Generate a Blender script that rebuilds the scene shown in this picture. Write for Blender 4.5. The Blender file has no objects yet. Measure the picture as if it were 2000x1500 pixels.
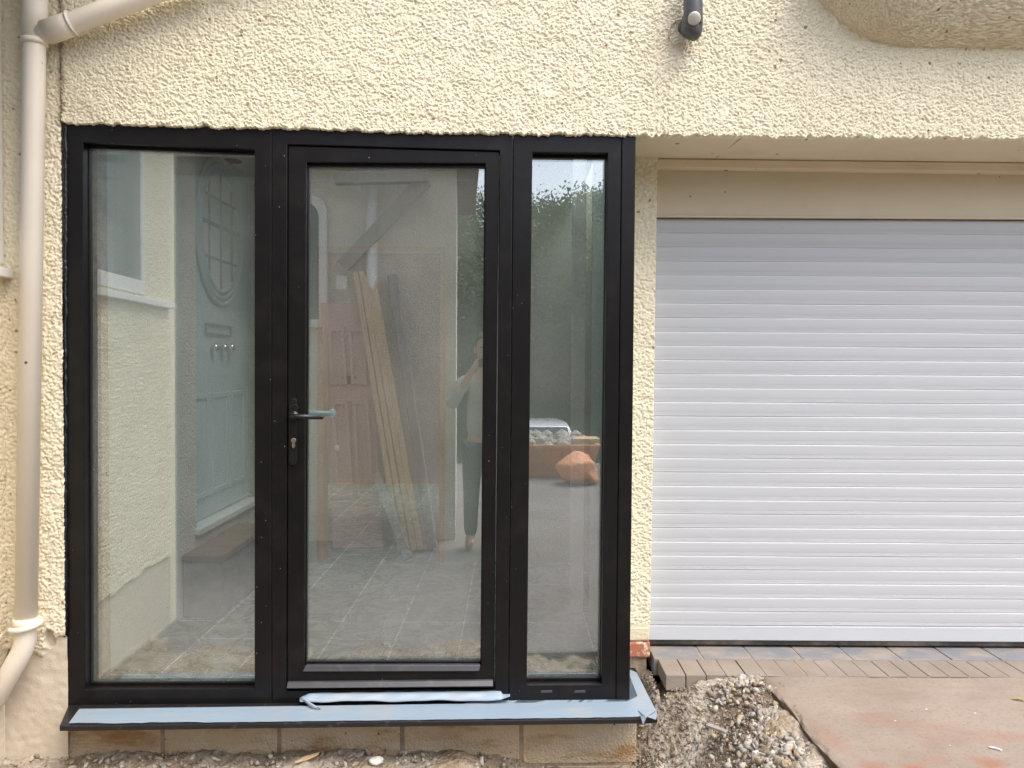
import bpy, bmesh, math, random
import numpy as np
from mathutils import noise as mnoise
from mathutils import Vector, Matrix, Quaternion
random.seed(7); rng = np.random.default_rng(7)
R = math.radians
S = bpy.context.scene; COL = S.collection

# ------------------------------------------------------------------ camera
F = 1510.0
CAM = Vector((0, -3.05, 1.6)); PITCH, ROLL = R(1.44), R(0.34)
cd = bpy.data.cameras.new('camera'); cam = bpy.data.objects.new('camera', cd); COL.objects.link(cam)
cd.sensor_width = 36; cd.lens = 36 * F / 2000; cd.clip_start = 0.02; cd.clip_end = 2000
MROT = Matrix.Rotation(R(90) - PITCH, 3, 'X') @ Matrix.Rotation(ROLL, 3, 'Z')
cam.matrix_world = Matrix.Translation(CAM) @ MROT.to_4x4()
S.camera = cam
# ------------------------------------------------------------------ sky, sun, exposure
SUN_EL, SUN_AZ = R(58), R(138)          # azimuth clockwise from +Y
w = bpy.data.worlds.new('World'); S.world = w; w.use_nodes = True
nt = w.node_tree; bg = nt.nodes['Background']; sk = nt.nodes.new('ShaderNodeTexSky')
sk.sky_type = 'NISHITA'; sk.sun_disc = False; sk.sun_elevation = SUN_EL; sk.sun_rotation = SUN_AZ
sk.air_density = 1.0; sk.dust_density = 3.0; sk.ozone_density = 1.2
hs = nt.nodes.new('ShaderNodeHueSaturation'); hs.inputs['Saturation'].default_value = .6   # thin overcast: greyer than clear blue
nt.links.new(sk.outputs[0], hs.inputs['Color']); nt.links.new(hs.outputs[0], bg.inputs[0]); bg.inputs[1].default_value = 0.14
sl = bpy.data.lights.new('sun', 'SUN'); sl.energy = 1.0; sl.angle = R(40); sl.color = (1, .94, .84)
so = bpy.data.objects.new('sun', sl); COL.objects.link(so)
sd = Vector((math.sin(SUN_AZ) * math.cos(SUN_EL), math.cos(SUN_AZ) * math.cos(SUN_EL), math.sin(SUN_EL)))
so.rotation_euler = sd.to_track_quat('Z', 'Y').to_euler(); so.location = sd * 30
V = S.view_settings; V.view_transform = 'Standard'; V.look = 'None'; V.gamma = 1; V.use_curve_mapping = False
V.exposure = 1.31
S.render.engine = 'CYCLES'
c = S.cycles; c.use_denoising = True; c.denoising_prefilter = 'NONE'; c.max_bounces = 10; c.diffuse_bounces = 6; c.glossy_bounces = 4
c.transparent_max_bounces = 16; c.caustics_reflective = False; c.caustics_refractive = False; c.sample_clamp_indirect = 6

# ------------------------------------------------------------------ pixel geometry (2000 x 1500)
PY = math.tan(R(1.9))
TP = Vector((1, PY, 0)).normalized(); NP = Vector((PY, -1, 0)).normalized()   # porch plane: tangent, outward normal
def ray(px, py): return (MROT @ Vector(((px - 1000) / F, -(py - 750) / F, -1))).normalized()
def hit(o, d, p, n): return o + d * ((p - o).dot(n) / d.dot(n))
def pp(px, py, off=0.0): return hit(CAM, ray(px, py), -NP * off, NP)            # on the porch plane, off metres behind it
def py_(px, py, y): return hit(CAM, ray(px, py), Vector((0, y, 0)), Vector((0, 1, 0)))
def px_(px, py, x): return hit(CAM, ray(px, py), Vector((x, 0, 0)), Vector((1, 0, 0)))
def pz_(px, py, z): return hit(CAM, ray(px, py), Vector((0, 0, z)), Vector((0, 0, 1)))
def mirror(px, py, y):                                                            # what the panes mirror, at depth y
    d = ray(px, py); h = hit(CAM, d, -NP * .055, NP); r = d - 2 * d.dot(NP) * NP
    return hit(h, r, Vector((0, y, 0)), Vector((0, 1, 0)))

# ------------------------------------------------------------------ materials
def mat(name, col, rough=.7, metal=0, noise=None, bump=None, spec=.5, coat=0, noise2=None, sat=None):
    m = bpy.data.materials.new(name); m.use_nodes = True; t = m.node_tree; N = t.nodes; L = t.links
    b = N['Principled BSDF']; b.inputs['Roughness'].default_value = rough; b.inputs['Metallic'].default_value = metal
    b.inputs['Specular IOR Level'].default_value = spec; b.inputs['Coat Weight'].default_value = coat
    b.inputs['Base Color'].default_value = (*col, 1)
    tc = N.new('ShaderNodeTexCoord'); cur = None
    for nn in (noise, noise2):
        if not nn: continue
        scale, col2, lo, hi = nn[:4]; sc3 = nn[4] if len(nn) > 4 else (1, 1, 1)
        mp = N.new('ShaderNodeMapping'); mp.inputs['Scale'].default_value = sc3; L.new(tc.outputs['Object'], mp.inputs[0])
        no = N.new('ShaderNodeTexNoise'); no.inputs['Scale'].default_value = scale; no.inputs['Detail'].default_value = 6
        no.inputs['Roughness'].default_value = .65; L.new(mp.outputs[0], no.inputs[0])
        mr = N.new('ShaderNodeMapRange'); mr.inputs[1].default_value = lo; mr.inputs[2].default_value = hi
        L.new(no.outputs[0], mr.inputs[0])
        mx = N.new('ShaderNodeMix'); mx.data_type = 'RGBA'; L.new(mr.outputs[0], mx.inputs[0])
        if cur is None: mx.inputs[6].default_value = (*col, 1)
        else: L.new(cur, mx.inputs[6])
        mx.inputs[7].default_value = (*col2, 1); cur = mx.outputs[2]
    if cur is not None: L.new(cur, b.inputs['Base Color'])
    if bump:
        scale, st, dist = bump[:3]; sc3 = bump[3] if len(bump) > 3 else (1, 1, 1)
        mp = N.new('ShaderNodeMapping'); mp.inputs['Scale'].default_value = sc3; L.new(tc.outputs['Object'], mp.inputs[0])
        no = N.new('ShaderNodeTexNoise'); no.inputs['Scale'].default_value = scale; no.inputs['Detail'].default_value = 5
        L.new(mp.outputs[0], no.inputs[0])
        bp = N.new('ShaderNodeBump'); bp.inputs['Strength'].default_value = st; bp.inputs['Distance'].default_value = dist
        L.new(no.outputs[0], bp.inputs['Height']); L.new(bp.outputs[0], b.inputs['Normal'])
    m['cur'] = 1
    return m
def last_color(m):
    b = m.node_tree.nodes['Principled BSDF']; i = b.inputs['Base Color']
    return b, (i.links[0].from_socket if i.links else None)
def overlay_attr(m, attr, col2, rough=None):        # mixes col2 in where a mesh attribute says so
    t = m.node_tree; b, cur = last_color(m)
    a = t.nodes.new('ShaderNodeAttribute'); a.attribute_name = attr
    mx = t.nodes.new('ShaderNodeMix'); mx.data_type = 'RGBA'; t.links.new(a.outputs['Fac'], mx.inputs[0])
    if cur: t.links.new(cur, mx.inputs[6])
    else: mx.inputs[6].default_value = b.inputs['Base Color'].default_value
    if isinstance(col2, tuple): mx.inputs[7].default_value = (*col2, 1)
    t.links.new(mx.outputs[2], b.inputs['Base Color'])
def specks(m, scale, size, col, seed=0, keep=.3, rough=None):      # small splashes and dirt spots
    t = m.node_tree; N = t.nodes; L = t.links; b, cur = last_color(m)
    tc = N.new('ShaderNodeTexCoord'); mp = N.new('ShaderNodeMapping'); mp.inputs['Location'].default_value = (seed, seed * .7, seed * .3)
    L.new(tc.outputs['Object'], mp.inputs[0])
    v = N.new('ShaderNodeTexVoronoi'); v.inputs['Scale'].default_value = scale; L.new(mp.outputs[0], v.inputs[0])
    sx = N.new('ShaderNodeSeparateColor'); L.new(v.outputs['Color'], sx.inputs[0])
    lt = N.new('ShaderNodeMath'); lt.operation = 'LESS_THAN'; lt.inputs[1].default_value = keep; L.new(sx.outputs[0], lt.inputs[0])
    sz = N.new('ShaderNodeMath'); sz.operation = 'MULTIPLY'; sz.inputs[1].default_value = size; L.new(sx.outputs[1], sz.inputs[0])
    d = N.new('ShaderNodeMath'); d.operation = 'LESS_THAN'; L.new(v.outputs['Distance'], d.inputs[0]); L.new(sz.outputs[0], d.inputs[1])
    mu = N.new('ShaderNodeMath'); mu.operation = 'MULTIPLY'; L.new(lt.outputs[0], mu.inputs[0]); L.new(d.outputs[0], mu.inputs[1])
    mx = N.new('ShaderNodeMix'); mx.data_type = 'RGBA'; L.new(mu.outputs[0], mx.inputs[0])
    if cur: L.new(cur, mx.inputs[6])
    else: mx.inputs[6].default_value = b.inputs['Base Color'].default_value
    mx.inputs[7].default_value = (*col, 1); L.new(mx.outputs[2], b.inputs['Base Color'])

CREAM = (.81, .735, .56)
M = {}
M['rough'] = mat('cream_roughcast', CREAM, .85, noise=(3, (.77, .69, .52), .45, .75), noise2=(60, (.66, .55, .38), .60, .8), bump=(190, .5, .003), spec=.3)
specks(M['rough'], 42, .32, (.38, .28, .16), 3, .10)
overlay_attr(M['rough'], 'smooth', (.60, .52, .42)); overlay_attr(M['rough'], 'grime_and_dark', (.20, .13, .08))
M['rough_far'] = mat('roughcast_across_yard', (.84, .78, .68), .85, noise=(4, (.74, .67, .56), .4, .7), bump=(70, 1, .02), spec=.2)
M['soffit'] = mat('soffit_paint', (.74, .64, .485), .7, noise=(5, (.67, .57, .42), .4, .8), bump=(40, .15, .004)); specks(M['soffit'], 18, .20, (.14, .10, .07), 1, .3)
M['fascia'] = mat('fascia_paint', (.64, .565, .42), .45, noise=(3, (.58, .51, .375), .4, .8), bump=(60, .05, .002)); specks(M['fascia'], 14, .10, (.09, .07, .05), 2, .4)
M['black'] = mat('black_powder_coat', (.007, .006, .0065), .33, noise=(9, (.018, .015, .014), .5, .85), bump=(220, .05, .001), spec=.28); specks(M['black'], 55, .11, (.45, .42, .40), 5, .15)
M['grey_bar'] = mat('dark_grey_bar', (.045, .045, .05), .35, noise=(14, (.10, .09, .09), .5, .8, (1, 1, 1)), spec=.6)
M['mastic'] = mat('black_mastic', (.010, .010, .013), .3, bump=(60, .6, .01))
M['sillblack'] = mat('sill_edge_black', (.013, .012, .014), .45, noise=(40, (.12, .10, .09), .58, .8), bump=(80, .3, .003))
M['film'] = mat('blue_protective_film', (.275, .355, .44), .42, noise=(3.2, (.37, .38, .38), .50, .75), noise2=(9, (.42, .34, .25), .58, .78, (1, 3, 1)), bump=(7, .25, .01, (1, 4, 1)), spec=.5)
M['pvc'] = mat('cream_painted_pipe', (.82, .735, .63), .42, noise=(2, (.76, .665, .55), .4, .8), bump=(30, .08, .003)); specks(M['pvc'], 16, .11, (.13, .10, .08), 4, .2)
M['slat'] = mat('white_aluminium_slat', (.52, .535, .56), .34, noise=(2.5, (.485, .50, .525), .35, .75, (.4, 1, 40)), bump=(4, .05, .002, (.3, 1, 60)), spec=.45)
M['bar'] = mat('white_bottom_bar', (.55, .575, .61), .35, noise=(3, (.52, .54, .57), .4, .8)); specks(M['bar'], 9, .05, (.15, .14, .13), 2, .3)
M['rubber'] = mat('rubber_seal', (.025, .022, .02), .6, noise=(6, (.14, .11, .085), .45, .7, (1, 1, 1)))
M['block'] = mat('concrete_block', (.66, .52, .35), .9, noise=(3.0, (.68, .60, .48), .42, .66, (1, 1, 1)), noise2=(6, (.42, .25, .115), .48, .68, (.6, 1, 2)), bump=(110, 1, .012), spec=.2)
specks(M['block'], 38, .2, (.12, .085, .05), 8, .16)
M['mortar'] = mat('mortar', (.42, .34, .25), .95, noise=(20, (.22, .17, .12), .4, .7), bump=(90, .6, .006))
M['slab'] = mat('concrete_slab', (.325, .265, .22), .9, noise=(2.2, (.255, .20, .16), .42, .72), noise2=(75, (.22, .175, .14), .52, .75), bump=(120, .35, .004), spec=.2)
overlay_attr(M['slab'], 'red', (.32, .13, .075)); specks(M['slab'], 30, .14, (.62, .55, .48), 4, .12); specks(M['slab'], 26, .12, (.12, .09, .07), 9, .12)
M['slabedge'] = mat('slab_edge', (.17, .125, .085), .95, noise=(40, (.10, .075, .05), .4, .7), bump=(60, .8, .01))
M['paver'] = mat('paving_brick', (.255, .21, .175), .9, noise=(5, (.32, .27, .23), .4, .7), noise2=(70, (.29, .22, .175), .58, .8), bump=(130, .4, .004), spec=.2)
M['blue'] = mat('blue_engineering_brick', (.20, .205, .225), .7, noise=(7, (.33, .275, .23), .42, .64, (1, 1.6, 1)), bump=(60, .25, .004))
M['soil'] = mat('soil', (.33, .255, .18), .95, noise=(6, (.43, .375, .31), .42, .62), noise2=(42, (.15, .105, .065), .56, .76), bump=(55, 1, .02), spec=.1)
overlay_attr(M['soil'], 'dust_veil', (.52, .47, .41))
M['yard'] = mat('yard_concrete', (.23, .205, .195), .9, noise=(1.2, (.17, .145, .13), .4, .7), bump=(50, .3, .006))
M['grass'] = mat('grass_slope', (.085, .11, .04), .95, noise=(.6, (.06, .085, .03), .4, .7), bump=(8, .6, .05))
M['plaster'] = mat('pale_green_plaster', (.66, .72, .66), .75, noise=(2, (.58, .64, .59), .4, .75), bump=(30, .1, .004))
M['innerwall'] = mat('dull_plaster', (.20, .185, .16), .85, noise=(2, (.15, .14, .12), .4, .7))
M['greenboard'] = mat('green_plasterboard', (.42, .48, .43), .85, noise=(2, (.36, .42, .37), .4, .75))
M['ceil'] = mat('ceiling_paint', (.72, .70, .64), .8, bump=(40, .05, .002))
M['teal'] = mat('pale_teal_door', (.50, .61, .635), .45, noise=(2, (.45, .56, .59), .4, .7), bump=(30, .06, .002))
M['whitewood'] = mat('white_gloss', (.78, .77, .76), .3, bump=(20, .05, .002))
M['curtain'] = mat('net_curtain', (.62, .68, .76), .9, noise=(6, (.48, .55, .64), .4, .7, (1, 6, .1)))
M['pine'] = mat('raw_pine', (.46, .30, .145), .65, noise=(5, (.36, .21, .09), .45, .7, (6, 6, .5)), bump=(40, .15, .003, (4, 4, .4)))
M['greywood'] = mat('weathered_timber', (.36, .32, .29), .8, noise=(5, (.26, .22, .19), .45, .7, (6, 6, .5)), bump=(40, .3, .003, (4, 4, .4)))
M['palewood'] = mat('sawn_timber', (.66, .49, .30), .75, noise=(5, (.54, .38, .21), .45, .7, (6, 6, .5)), bump=(40, .3, .003, (4, 4, .4)))
M['pink'] = mat('pink_primer_door', (.64, .43, .36), .6, noise=(3, (.58, .38, .31), .4, .7))
M['maroon'] = mat('maroon_patch', (.16, .05, .05), .6)
M['chrome'] = mat('chrome', (.75, .75, .76), .12, 1)
M['brass'] = mat('nickel_cylinder', (.62, .55, .46), .3, 1)
M['handle'] = mat('black_handle', (.010, .010, .011), .3, spec=.35)
M['wrap'] = mat('blue_wrap', (.33, .58, .62), .35, bump=(60, .5, .006))
M['lampgrey'] = mat('charcoal_lamp_body', (.060, .062, .068), .42, noise=(20, (.085, .085, .09), .4, .7), bump=(200, .1, .001))
M['lens'] = mat('milky_lens', (.55, .53, .46), .25, noise=(40, (.48, .46, .40), .4, .7))
M['cable'] = mat('cable', (.50, .41, .28), .6)
M['dark'] = mat('dark_interior', (.03, .03, .03), .8)
M['stone_light'] = mat('white_chip', (.70, .67, .62), .8, bump=(60, .3, .004))
M['scrap'] = mat('white_plastic', (.78, .80, .83), .35)
M['leafdry'] = mat('dry_leaf', (.42, .30, .14), .8)
M['stepstone'] = mat('grey_step_stone', (.33, .335, .33), .7, noise=(7, (.22, .23, .23), .4, .65), bump=(40, .2, .004))
M['steptop'] = mat('brown_step_tread', (.26, .19, .135), .75, noise=(9, (.19, .14, .10), .4, .7))
M['redbrick'] = mat('bare_red_brick', (.42, .15, .09), .9, noise=(28, (.66, .56, .40), .52, .60), bump=(60, .6, .006))
M['chippedpaint'] = mat('cream_painted_brick', (.70, .61, .44), .85, noise=(20, (.55, .46, .30), .5, .7), bump=(70, .6, .006))
M['orange'] = mat('orange_skip_paint', (.58, .26, .08), .5, noise=(4, (.40, .17, .06), .45, .7))
M['bagorange'] = mat('orange_bag', (.85, .34, .14), .55, bump=(12, .8, .05))
M['rubble'] = mat('rubble', (.45, .42, .40), .9, noise=(9, (.60, .50, .22), .55, .6), bump=(20, .5, .03))
M['carpaint'] = mat('white_car_paint', (.78, .79, .82), .2, coat=.6)
M['carglass'] = mat('car_window', (.05, .08, .10), .08, spec=.8)
M['tyre'] = mat('tyre', (.02, .02, .02), .8)
M['bark'] = mat('bark', (.09, .065, .045), .95, bump=(20, .8, .03, (1, 1, .3)))
M['leaf'] = mat('leaf_green', (.13, .18, .085), .6, noise=(.8, (.085, .12, .058), .4, .65)); M['leaf2'] = mat('leaf_olive', (.16, .20, .095), .6, noise=(.8, (.10, .135, .065), .4, .65))
M['conifer'] = mat('conifer_green', (.030, .052, .030), .8)
M['skin'] = mat('skin', (.55, .33, .24), .5); M['shirt'] = mat('khaki_shirt', (.42, .41, .35), .9, bump=(20, .3, .01)); M['jeans'] = mat('dark_trousers', (.05, .055, .07), .9); M['hair'] = mat('hair', (.07, .045, .03), .7)
M['phone'] = mat('phone_case', (.02, .02, .022), .3)
M['reflection_backing'] = mat('grey_green_backing', (.21, .245, .225), .9, noise=(5, (.16, .19, .17), .4, .7, (6, 6, .4)))  # tone picked to darken what the left pane mirrors
M['roof'] = mat('roof_tile', (.17, .12, .10), .9, bump=(20, .5, .02))

# stone scatter: a colour of its own per stone
def mat_stone():
    m = mat('gravel', (.4, .36, .31), .9, bump=(90, .5, .004), spec=.2); t = m.node_tree
    a = t.nodes.new('ShaderNodeAttribute'); a.attribute_name = 'stonecol'
    t.links.new(a.outputs['Color'], t.nodes['Principled BSDF'].inputs['Base Color']); return m
M['gravel'] = mat_stone()

# green slate tiles laid in staggered strips, pale grout
def mat_tile():
    m = bpy.data.materials.new('green_slate_tile'); m.use_nodes = True; t = m.node_tree; N = t.nodes; L = t.links; b = N['Principled BSDF']
    tc = N.new('ShaderNodeTexCoord'); sp = N.new('ShaderNodeSeparateXYZ'); L.new(tc.outputs['Object'], sp.inputs[0])
    cb = N.new('ShaderNodeCombineXYZ'); ad = N.new('ShaderNodeMath'); ad.inputs[1].default_value = 10 * .316 + .873; L.new(sp.outputs[0], ad.inputs[0])
    ay = N.new('ShaderNodeMath'); ay.inputs[1].default_value = 8.17; L.new(sp.outputs[1], ay.inputs[0])
    L.new(ay.outputs[0], cb.inputs[0]); L.new(ad.outputs[0], cb.inputs[1])
    br = N.new('ShaderNodeTexBrick'); L.new(cb.outputs[0], br.inputs[0]); br.offset = .37
    br.inputs['Scale'].default_value = 1; br.inputs['Brick Width'].default_value = .70; br.inputs['Row Height'].default_value = .316
    br.inputs['Mortar Size'].default_value = .0034; br.inputs['Mortar Smooth'].default_value = .1; br.inputs['Bias'].default_value = 0
    br.inputs['Color1'].default_value = (.17, .24, .215, 1); br.inputs['Color2'].default_value = (.27, .335, .305, 1); br.inputs['Mortar'].default_value = (.72, .76, .72, 1)
    n1 = N.new('ShaderNodeTexNoise'); n1.inputs['Scale'].default_value = 5.5; n1.inputs['Detail'].default_value = 8; n1.inputs['Distortion'].default_value = 1.2; n1.inputs['Roughness'].default_value = .7; L.new(tc.outputs['Object'], n1.inputs[0])
    s = N.new('ShaderNodeMath'); s.operation = 'SUBTRACT'; s.inputs[1].default_value = .5; L.new(n1.outputs[0], s.inputs[0])
    a = N.new('ShaderNodeMath'); a.operation = 'ABSOLUTE'; L.new(s.outputs[0], a.inputs[0])
    mr = N.new('ShaderNodeMapRange'); mr.inputs[1].default_value = 0; mr.inputs[2].default_value = .05; mr.inputs[3].default_value = .15; mr.inputs[4].default_value = 1.0; L.new(a.outputs[0], mr.inputs[0])
    mx = N.new('ShaderNodeMix'); mx.data_type = 'RGBA'; mx.blend_type = 'MULTIPLY'; mx.inputs[0].default_value = 1
    L.new(br.outputs[0], mx.inputs[6]); L.new(mr.outputs[0], mx.inputs[7]); L.new(mx.outputs[2], b.inputs['Base Color'])
    b.inputs['Roughness'].default_value = .38
    return m
M['tile'] = mat_tile()

for k_ in ('leaf', 'leaf2'):
    t = M[k_].node_tree; b, cur = last_color(M[k_]); tl = t.nodes.new('ShaderNodeBsdfTranslucent'); t.links.new(cur, tl.inputs[0]); mx = t.nodes.new('ShaderNodeMixShader'); mx.inputs[0].default_value = .45
    t.links.new(b.outputs[0], mx.inputs[1]); t.links.new(tl.outputs[0], mx.inputs[2]); t.links.new(mx.outputs[0], t.nodes['Material Output'].inputs[0])
# clear double glazing: mirror plus straight see-through, both faces
def mat_glass(name, refl, tint, dust_veil=.0):
    m = bpy.data.materials.new(name); m.use_nodes = True; t = m.node_tree; N = t.nodes; L = t.links
    N.remove(N['Principled BSDF']); out = N['Material Output']
    tr = N.new('ShaderNodeBsdfTransparent'); tr.inputs[0].default_value = (*tint, 1)
    gl = N.new('ShaderNodeBsdfGlossy'); gl.inputs['Roughness'].default_value = 0; gl.inputs[0].default_value = (1, 1, 1, 1)
    lw = N.new('ShaderNodeLayerWeight'); lw.inputs['Blend'].default_value = .12
    ad = N.new('ShaderNodeMath'); ad.inputs[1].default_value = refl; ad.use_clamp = True; L.new(lw.outputs['Facing'], ad.inputs[0])
    pw = N.new('ShaderNodeMath'); pw.operation = 'MULTIPLY_ADD'; pw.inputs[1].default_value = .5; pw.inputs[2].default_value = refl; pw.use_clamp = True
    L.new(lw.outputs['Fresnel'], pw.inputs[0])
    mx = N.new('ShaderNodeMixShader'); L.new(pw.outputs[0], mx.inputs[0]); L.new(tr.outputs[0], mx.inputs[1]); L.new(gl.outputs[0], mx.inputs[2])
    last = mx
    if dust_veil:                      # dusty splashes, plus a pale veil painted in for the milky haze
        df = N.new('ShaderNodeBsdfDiffuse'); df.inputs[0].default_value = (.75, .75, .72, 1)
        tc = N.new('ShaderNodeTexCoord'); v = N.new('ShaderNodeTexVoronoi'); v.inputs['Scale'].default_value = 75; L.new(tc.outputs['Object'], v.inputs[0])
        sx = N.new('ShaderNodeSeparateColor'); L.new(v.outputs['Color'], sx.inputs[0])
        no = N.new('ShaderNodeTexNoise'); no.inputs['Scale'].default_value = 4; L.new(tc.outputs['Object'], no.inputs[0])
        pr = N.new('ShaderNodeMath'); pr.operation = 'MULTIPLY'; L.new(sx.outputs[0], pr.inputs[0]); L.new(no.outputs[0], pr.inputs[1])
        g = N.new('ShaderNodeMath'); g.operation = 'GREATER_THAN'; g.inputs[1].default_value = .60; L.new(pr.outputs[0], g.inputs[0])
        d = N.new('ShaderNodeMath'); d.operation = 'LESS_THAN'; d.inputs[1].default_value = .13; L.new(v.outputs['Distance'], d.inputs[0])
        mu = N.new('ShaderNodeMath'); mu.operation = 'MULTIPLY'; L.new(g.outputs[0], mu.inputs[0]); L.new(d.outputs[0], mu.inputs[1])
        n2 = N.new('ShaderNodeTexNoise'); n2.inputs['Scale'].default_value = 2.2; n2.inputs['Detail'].default_value = 5; L.new(tc.outputs['Object'], n2.inputs[0])
        mr = N.new('ShaderNodeMapRange'); mr.inputs[1].default_value = .35; mr.inputs[2].default_value = .75; mr.inputs[3].default_value = dust_veil * .4; mr.inputs[4].default_value = dust_veil; L.new(n2.outputs[0], mr.inputs[0])
        mm = N.new('ShaderNodeMath'); mm.operation = 'MULTIPLY_ADD'; mm.inputs[1].default_value = .55; mm.use_clamp = True; L.new(mu.outputs[0], mm.inputs[0]); L.new(mr.outputs[0], mm.inputs[2])
        m2 = N.new('ShaderNodeMixShader'); L.new(mm.outputs[0], m2.inputs[0]); L.new(mx.outputs[0], m2.inputs[1]); L.new(df.outputs[0], m2.inputs[2]); last = m2
    L.new(last.outputs[0], out.inputs[0]); return m
M['glass'] = mat_glass('double_glazing', .25, (.95, .99, .975), .085)
M['glass_plain'] = mat_glass('window_glass', .15, (.92, .97, .97))

# ------------------------------------------------------------------ object helpers
def tag(o, label=None, cat=None, group=None, kind=None):
    if label: o['label'] = label
    if cat: o['category'] = cat
    if group: o['group'] = group
    if kind: o['kind'] = kind
    return o
def empty(name, loc, label=None, cat=None, group=None):
    o = bpy.data.objects.new(name, None); o.empty_display_size = .1; COL.objects.link(o); o.location = loc
    return tag(o, label, cat, group)
def root_of(o):
    m = Matrix.Identity(4)
    while o: m = Matrix.Translation(o.location) @ m; o = o.parent
    return m
def link(name, me, mt=None, parent=None):
    o = bpy.data.objects.new(name, me); COL.objects.link(o)
    if mt is not None and not me.materials:
        for x in (mt if isinstance(mt, (list, tuple)) else [mt]): me.materials.append(M[x] if isinstance(x, str) else x)
    if parent is not None:
        o.parent = parent
        if parent.type == 'EMPTY': o.matrix_parent_inverse = Matrix.Translation(-parent.location)
    return o
def obj(name, bm, mt, parent=None, smooth=False, bevel=0):
    bmesh.ops.recalc_face_normals(bm, faces=bm.faces)
    if bevel:
        ed = [e for e in bm.edges if len(e.link_faces) == 2 and e.calc_face_angle() > R(30)]
        bmesh.ops.bevel(bm, geom=ed, offset=bevel, segments=2, profile=.5, affect='EDGES')
    me = bpy.data.meshes.new(name); bm.to_mesh(me); bm.free()
    for p in me.polygons: p.use_smooth = smooth
    return link(name, me, mt, parent)
def BM(): return bmesh.new()
def box(bm, x0, x1, y0, y1, z0, z1, mi=0):
    v = [bm.verts.new(p) for p in ((x0, y0, z0), (x1, y0, z0), (x1, y1, z0), (x0, y1, z0), (x0, y0, z1), (x1, y0, z1), (x1, y1, z1), (x0, y1, z1))]
    for f in ((0, 3, 2, 1), (4, 5, 6, 7), (0, 1, 5, 4), (1, 2, 6, 5), (2, 3, 7, 6), (3, 0, 4, 7)):
        bm.faces.new([v[i] for i in f]).material_index = mi
def obox(bm, c, ax, ay, az):      # oriented box: centre and three half axes
    c = Vector(c); v = [bm.verts.new(c + ax * i + ay * j + az * k) for k in (-1, 1) for (i, j) in ((-1, -1), (1, -1), (1, 1), (-1, 1))]
    for f in ((0, 3, 2, 1), (4, 5, 6, 7), (0, 1, 5, 4), (1, 2, 6, 5), (2, 3, 7, 6), (3, 0, 4, 7)): bm.faces.new([v[i] for i in f])
def beam(bm, a, b, wd, th, up=(0, 1, 0)):
    a, b = Vector(a), Vector(b); z = (b - a); n = z.normalized(); u = Vector(up); s = n.cross(u).normalized(); u = s.cross(n).normalized()
    obox(bm, (a + b) / 2, s * wd / 2, u * th / 2, z / 2)
def prism(bm, pts, d):            # closed polygon swept by vector d
    a = [bm.verts.new(p) for p in pts]; b = [bm.verts.new(Vector(p) + d) for p in pts]; n = len(pts)
    bm.faces.new(a); bm.faces.new(b[::-1])
    for i in range(n): bm.faces.new((a[i], b[i], b[(i + 1) % n], a[(i + 1) % n]))
def ring(bm, outer, inner, d):    # four-sided frame swept by vector d
    o1 = [bm.verts.new(p) for p in outer]; i1 = [bm.verts.new(p) for p in inner]
    o2 = [bm.verts.new(Vector(p) + d) for p in outer]; i2 = [bm.verts.new(Vector(p) + d) for p in inner]
    n = len(outer)
    for k in range(n):
        j = (k + 1) % n
        bm.faces.new((o1[k], o1[j], i1[j], i1[k])); bm.faces.new((o2[k], i2[k], i2[j], o2[j]))
        bm.faces.new((o1[k], o2[k], o2[j], o1[j])); bm.faces.new((i1[k], i1[j], i2[j], i2[k]))
def tube(bm, pts, rad, seg=20, cap=True):
    pts = [Vector(p) for p in pts]; n = len(pts); rad = rad if isinstance(rad, (list, tuple)) else [rad] * n
    t = [(pts[min(i + 1, n - 1)] - pts[max(i - 1, 0)]).normalized() for i in range(n)]
    u = t[0].orthogonal().normalized(); rings = []
    for i in range(n):
        u = (u - t[i] * u.dot(t[i])).normalized(); v = t[i].cross(u)
        rings.append([bm.verts.new(pts[i] + (u * math.cos(a) + v * math.sin(a)) * rad[i]) for a in (2 * math.pi * k / seg for k in range(seg))])
    for a, b in zip(rings, rings[1:]):
        for k in range(seg): bm.faces.new((a[k], a[(k + 1) % seg], b[(k + 1) % seg], b[k]))
    if cap: bm.faces.new(rings[0][::-1]); bm.faces.new(rings[-1])
def bend(a, b, c_, r, n=8):       # polyline a-b-c with a rounded corner
    a, b, c_ = map(Vector, (a, b, c_)); p = b + (a - b).normalized() * r; q = b + (c_ - b).normalized() * r
    return [a] + [p.lerp(b, t).lerp(b.lerp(q, t), t) for t in (i / n for i in range(n + 1))] + [c_]
def ell(bm, c_, r, axis=(0, 0, 1), seg=20, rg=12):
    m = Matrix.Translation(Vector(c_)) @ Vector(axis).to_track_quat('Z', 'Y').to_matrix().to_4x4() @ Matrix.Diagonal((*r, 1))
    bmesh.ops.create_uvsphere(bm, u_segments=seg, v_segments=rg, radius=1, matrix=m)
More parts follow.
